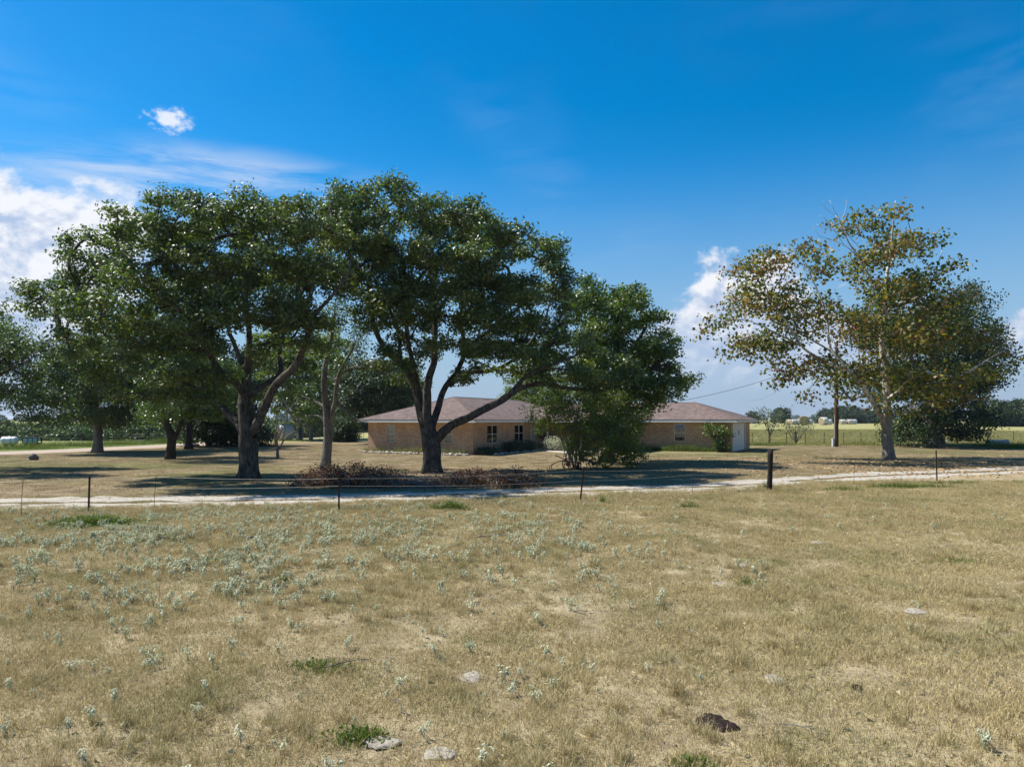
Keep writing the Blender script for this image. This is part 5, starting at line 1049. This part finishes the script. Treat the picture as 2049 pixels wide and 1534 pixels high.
# broken straw lying on the pasture
colL = bpy.data.collections.new('straw_litter')
for k in range(3):
    x, y = disc(22, .8); n_ = len(x); a = r.uniform(0, 6.28, n_); ll = r.uniform(.02, .075, n_); z = r.uniform(.012, .05, n_); wx, wy = -np.sin(a) * .0016, np.cos(a) * .0016
    V = np.stack([np.stack([x - wx, y - wy, z], -1), np.stack([x + wx, y + wy, z], -1), np.stack([x + wx + np.cos(a) * ll, y + wy + np.sin(a) * ll, z + r.normal(0, .012, n_)], -1), np.stack([x - wx + np.cos(a) * ll, y - wy + np.sin(a) * ll, z + r.normal(0, .012, n_)], -1)], 1)
    proto(mesh_np(f'litter{k}', V.reshape(-1, 3), np.arange(n_ * 4).reshape(n_, 4), attrs={'tint': np.repeat(r.uniform(.3, 1.2, n_), 4)}, mat=M['straw']), colL)
x, y = field_pts(9, 3.8, 24); k = drive_y(x) - y > 1.5; x, y = x[k], y[k]
tag(scatter('straw_litter', np.stack([x, y, H(x, y)], -1), np.stack([0 * x, 0 * x, r.uniform(0, 6.28, len(x))], -1), r.uniform(.7, 1.2, len(x)), r.integers(0, 3, len(x)), colL), 'broken straw lying loose over the near pasture', 'straw')
# yard turf
colB = bpy.data.collections.new('yard_turf_patches')
for k in range(5):
    x, y = disc(80, .45); n_ = len(x); proto(blade_mesh(f'turf{k}', x, y, np.full(n_, -.01), r.uniform(.025, .06, n_), r.uniform(.005, .011, n_), r.uniform(.4, .98, n_), r, M['yard_straw']), colB)
x = r.uniform(-48, 46, 40000); y = 20 + 55 * r.uniform(0, 1, 40000) ** 1.25
k = in_view(x, y, 1.1) & (y - drive_y(x) > .9) & (y < back_edge(x)) & (dist_poly(x, y, ROAD) > 3.3) & (x > np.interp(y, ROAD[:, 1], ROAD[:, 0])); x, y = x[k], y[k]
c_, s_ = math.cos(-HR), math.sin(-HR); hx = c_ * (x - HB[0]) - s_ * (y - HB[1]); hy = s_ * (x - HB[0]) + c_ * (y - HB[1])
k = ~(((hx > -10.2) & (hx < .2) & (hy > -.2)) | ((hx > -.2) & (hx < MX + .2) & (hy > 8.8))); x, y = x[k], y[k]
rot = np.stack([0 * x, 0 * x, r.uniform(0, 6.28, len(x))], -1)
tag(scatter('yard_grass', np.stack([x, y, H(x, y)], -1), rot, r.uniform(.7, 1.2, len(x)), r.integers(0, 5, len(x)), colB), 'short mown brown lawn round the house', 'grass')
# hump of grass between the wheel tracks
x = r.uniform(-46, 48, 2600); y = drive_y(x) + r.normal(0, .22, len(x)); k = in_view(x, y, 1.15); x, y = x[k], y[k]
tag(scatter('track_grass', np.stack([x, y, H(x, y)], -1), np.stack([0 * x, 0 * x, r.uniform(0, 6.28, len(x))], -1), r.uniform(.5, .9, len(x)), r.integers(0, 5, len(x)), colB), 'thin dry grass strip between the two wheel tracks', 'grass')
# far field stubble
colD = bpy.data.collections.new('field_patches')
for k in range(3):
    x, y = disc(60, 1.0); n_ = len(x); proto(blade_mesh(f'stubble{k}', x, y, np.full(n_, -.02), r.uniform(.12, .3, n_), r.uniform(.02, .04, n_), r.uniform(.2, .8, n_), r, M['field_blade']), colD)
x = r.uniform(10, 110, 9000); y = 66 + 110 * r.uniform(0, 1, 9000) ** 1.6; k = (y > back_edge(x) + .5) & in_view(x, y, 1.1); x, y = x[k], y[k]
tag(scatter('field_grass', np.stack([x, y, H(x, y)], -1), np.stack([0 * x, 0 * x, r.uniform(0, 6.28, len(x))], -1), r.uniform(.6, 1.2, len(x)), r.integers(0, 3, len(x)), colD), 'pale yellow stubble of the hay field behind the yard', 'grass')
# fallen leaves under the sycamore and along the drive
n_ = 2600; x = r.normal(25, 8.5, n_); y = r.normal(39, 5.5, n_); k = (y > 23) & (y < 60); x, y = x[k], y[k]
me = leaves_mesh('fallen_leaves', np.stack([x, y, H(x, y) + .03], -1), .17, .14, M['fallen_leaf'], r, up=3.); tag(link('fallen_leaves', me), 'scattered tan fallen leaves beneath the sycamore', 'leaves', kind='stuff')
n_ = 9000; x = r.normal(-3, 8, n_); y = drive_y(x) + np.where(r.uniform(0, 1, n_) < .8, -2.1 + r.normal(0, .55, n_) - .9 * fbm(x * .8, x * 0, 2, 77), r.uniform(-2.6, 8, n_))
me = leaves_mesh('fallen_leaves', np.stack([x, y, H(x, y) + .02], -1), .08, .05, M['litter_leaf'], r, up=3.); tag(link('fallen_leaves', me), 'small brown oak leaves strewn along the shaded drive', 'leaves', kind='stuff')

# sage-coloured weeds
colW = bpy.data.collections.new('sage_weeds')
def weed_mesh(seed, hh):
    r_ = np.random.default_rng(seed); st = MB(); Cn = []
    V = []; Qd = []; tt_ = []
    ns = r_.integers(3, 6)
    stems = []
    for s__ in range(ns):
        a = r_.uniform(0, 6.28); l_ = r_.uniform(.05, .5); t = np.linspace(0, 1, 5); P = np.stack([np.cos(a) * l_ * hh * t ** 1.4, np.sin(a) * l_ * hh * t ** 1.4, hh * r_.uniform(.7, 1) * t], -1); st.tube(P, .0035 * (1 - .5 * t), 4, cap=False, a=.1); stems.append(P)
        for j in range(11):
            tq = r_.uniform(.35, 1.0) ** .7; p = np.array([np.interp(tq, t, P[:, q_]) for q_ in range(3)]); b_ = r_.uniform(0, 6.28); ll = r_.uniform(.035, .065); w_ = ll * .36
            d = np.array([math.cos(b_), math.sin(b_), r_.uniform(-.7, .35)]); d /= np.linalg.norm(d); sdv = np.array([-math.sin(b_), math.cos(b_), 0])
            st.add([p, p + d * ll * .45 + sdv * w_ / 2 + [0, 0, .006], p + d * ll + [0, 0, -.012], p + d * ll * .45 - sdv * w_ / 2 + [0, 0, .006]], [(0, 1, 2, 3)], a=r_.beta(2, 2))
    return st.mesh('weed', M['sage_leaf'])
wm = [weed_mesh(200 + k, .24) for k in range(7)]
for me in wm: proto(me, colW)
x, y = field_pts(34, 4.6, 22.5, 22); pxl = CX + x / y * F; pyl = HY + CAMZ * F / y
dw = np.exp(-((pxl - 250) / 330) ** 2) * np.exp(-((pyl - 1120) / 75) ** 2) * 1.0 + np.exp(-((pxl - 900) / 330) ** 2) * np.exp(-((pyl - 1105) / 65) ** 2) * .6 + .16 * np.exp(-((pxl - 350) / 520) ** 2) + .30 * np.exp(-((pxl - 1090) / 130) ** 2) * np.exp(-((pyl - 1370) / 50) ** 2) + .012
k = (r.uniform(0, 1, len(x)) < dw * (sst(fbm(x * .8, y * .8, 2, 73), .3, .6) * 1.0 + .15)) & (drive_y(x) - y > 2.2); x, y = x[k], y[k]
o_ = np.argsort(y); x, y = x[o_], y[o_]
near = min(120, len(x))
for j in range(near):     # the nearest ones stand on their own
    o = link('sage_weed', wm[int(r.integers(0, 7))], loc=ground(x[j], y[j])); o.rotation_euler = (0, 0, r.uniform(0, 6.28)); s__ = r.uniform(.3, .9); o.scale = (s__, s__, s__)
    tag(o, 'small pale sage-green weed standing singly in the near pasture', 'weed', 'single sage weeds in the near pasture')
x, y = x[near:], y[near:]
tag(scatter('sage_weeds', np.stack([x, y, H(x, y)], -1), np.stack([0 * x, 0 * x, r.uniform(0, 6.28, len(x))], -1), r.uniform(.3, 1.1, len(x)), r.integers(0, 7, len(x)), colW), 'drifts of pale sage-green weeds over the far left pasture', 'weeds')

# green weed clumps
def clump(px, py, wx_, wy_, hgt, n_, label, m='green_blade', name='weed_clump', group=None, leafyness=.5):
    x0, d0 = GP(px, py); x = r.normal(0, wx_ / 2.2, n_); y = r.normal(0, wy_ / 2.2, n_); z = H(x0 + x, d0 + y) - float(H(x0, d0)) - .02; fall = np.exp(-(x / wx_) ** 2 - (y / wy_) ** 2)
    V, Qd, Tt, t = blades(x, y, z, hgt * r.uniform(.4, 1.1, n_) * fall, r.uniform(.008, .016, n_), r.uniform(.1, .7, n_), r)
    nl_ = int(n_ * leafyness); c = np.stack([r.normal(0, wx_ / 2.3, nl_), r.normal(0, wy_ / 2.3, nl_), np.zeros(nl_)], -1); f2_ = np.exp(-(c[:, 0] / wx_) ** 2 - (c[:, 1] / wy_) ** 2); c[:, 2] = r.uniform(.1, .85, nl_) * hgt * f2_
    root = empty(name, ground(x0, d0), 0, label, 'weeds', group)
    tag(link('blades', mesh_np('blades', V, Qd, Tt, {'tint': t}, mat=M[m]), root), kind='stuff')
    if nl_: tag(link('leaves', leaves_mesh('leaves', c, .05, .022, M['weed_leaf'], r), root), kind='stuff')
clump(190, 1050, 1.5, .45, .34, 2200, 'lush green weed patch at the foot of the left fence post'); clump(905, 1020, .75, .3, .36, 900, 'bright green weed clump by the drive below the oak trunk')
clump(1810, 975, 2.2, .5, .30, 1600, 'soft green weeds along the fence left of the last rusty post', leafyness=.2); clump(1690, 982, 1.0, .4, .28, 600, 'green weed clump between the wooden post and the sycamore', leafyness=.3); clump(1900, 968, 1.6, .5, .26, 800, 'green weeds just right of the last rusty fence post', leafyness=.2)
clump(1535, 975, .35, .15, .40, 240, 'little green weed hugging the wooden fence post'); clump(1380, 1018, .45, .3, .25, 260, 'small green weed tuft below the shaded drive'); clump(1205, 1006, .10, .1, .42, 60, 'single upright green stalk right of the leaning post')
clump(640, 1340, .55, .30, .12, 700, 'low green grass patch in the left foreground', leafyness=.1); clump(720, 1490, .4, .2, .14, 350, 'low green tuft near the bottom dry pats', leafyness=.2); clump(1500, 1165, .3, .25, .14, 260, 'green tuft beside the farthest dry pat', leafyness=.2); clump(1385, 1530, .3, .2, .12, 240, 'green tuft at the bottom edge below the fresh pat', leafyness=.2); clump(1920, 1125, 1.0, .4, .13, 600, 'low green grass patch on the right slope', leafyness=.1); clump(565, 1160, .16, .12, .2, 90, 'little yellowish weed beside the dung heap', leafyness=.6)
clump(2035, 897, 3.2, 1.0, .9, 1600, 'tall bright green grass at the far right edge', leafyness=.1); clump(1985, 893, 2.0, .8, 1.1, 500, 'dark weedy growth behind the culvert pipe', leafyness=.8); clump(1720, 891, 2.5, .6, .6, 900, 'green weeds along the rear fence left of the sycamore', leafyness=.1)
for px, py, wx_, lab in [(40, 898, 7, 'lush roadside grass below the white tank'), (140, 893, 7, 'lush roadside grass left of the straight grey trunk'), (232, 889, 6, 'lush roadside grass right of the straight grey trunk'), (325, 886.5, 5, 'roadside grass near the V-forked oak'), (560, 882.5, 9, 'green weeds at the foot of the back lawn fence'), (1530, 891, 5, 'green weeds along the rear fence by the garage end')]:
    x0, d0 = GP(px, py); clump(px, py, wx_ * .8, 1.3, .9 if px < 400 else .55, 1900, lab, leafyness=.15)
def bed(label, a, b_, n_, m, hgt, name='weed_bed', lf_=.2):
    t = r.uniform(0, 1, n_); x = a[0] + (b_[0] - a[0]) * t + r.normal(0, .15, n_); y = a[1] + (b_[1] - a[1]) * t + r.normal(0, .2, n_); k = .5 + fbm(t * 9, t * 0, 2, 81)
    w_ = [HL(u, v) for u, v in zip(x, y)]; x0, d0 = HL(*a); wx = np.array([p[0] for p in w_]) - x0; wy = np.array([p[1] for p in w_]) - d0
    V, Qd, Tt, tn = blades(wx, wy, H(wx + x0, wy + d0) - float(H(x0, d0)) - .02, hgt * k * r.uniform(.3, 1.1, n_), r.uniform(.012, .025, n_), r.uniform(.1, .8, n_), r)
    root = empty(name, ground(x0, d0), 0, label, 'weeds'); tag(link('blades', mesh_np('blades', V, Qd, Tt, {'tint': tn}, mat=M[m]), root), kind='stuff')
    nl_ = int(n_ * lf_); j = r.integers(0, n_, nl_); c = np.stack([wx[j], wy[j], .02 + hgt * k[j] * r.uniform(.2, .8, nl_)], -1); tag(link('leaves', leaves_mesh('leaves', c, .08, .04, M['weed_leaf'], r), root), kind='stuff')
bed('dry yellow weeds growing along the foot of the left brick wall', (-9.8, -.6), (-.3, -.6), 1800, 'field_blade', .62); bed('fresh green weeds along the foot of the garage wall', (8.8, MY0 - .6), (MX - 1.4, MY0 - .6), 1700, 'green_blade', .6, lf_=.3); bed('sparse dry weeds under the two side windows', (.6, .4), (.6, 8.5), 500, 'field_blade', .4)

# ------------------------------------------------------------------ air
hm = bpy.data.materials.new('haze'); hm.use_nodes = True; hm.node_tree.nodes.clear()
ho = hm.node_tree.nodes.new('ShaderNodeOutputMaterial'); hv = hm.node_tree.nodes.new('ShaderNodeVolumePrincipled')
hv.inputs['Color'].default_value = (.80, .88, 1, 1); hv.inputs['Density'].default_value = .00011; hv.inputs['Anisotropy'].default_value = .3
hm.node_tree.links.new(hv.outputs[0], ho.inputs['Volume'])
tag(MB().box(-7800, 7800, -120, 7800, -9, 24).build('haze', hm), 'pale even air over the whole place', 'haze', kind='stuff')
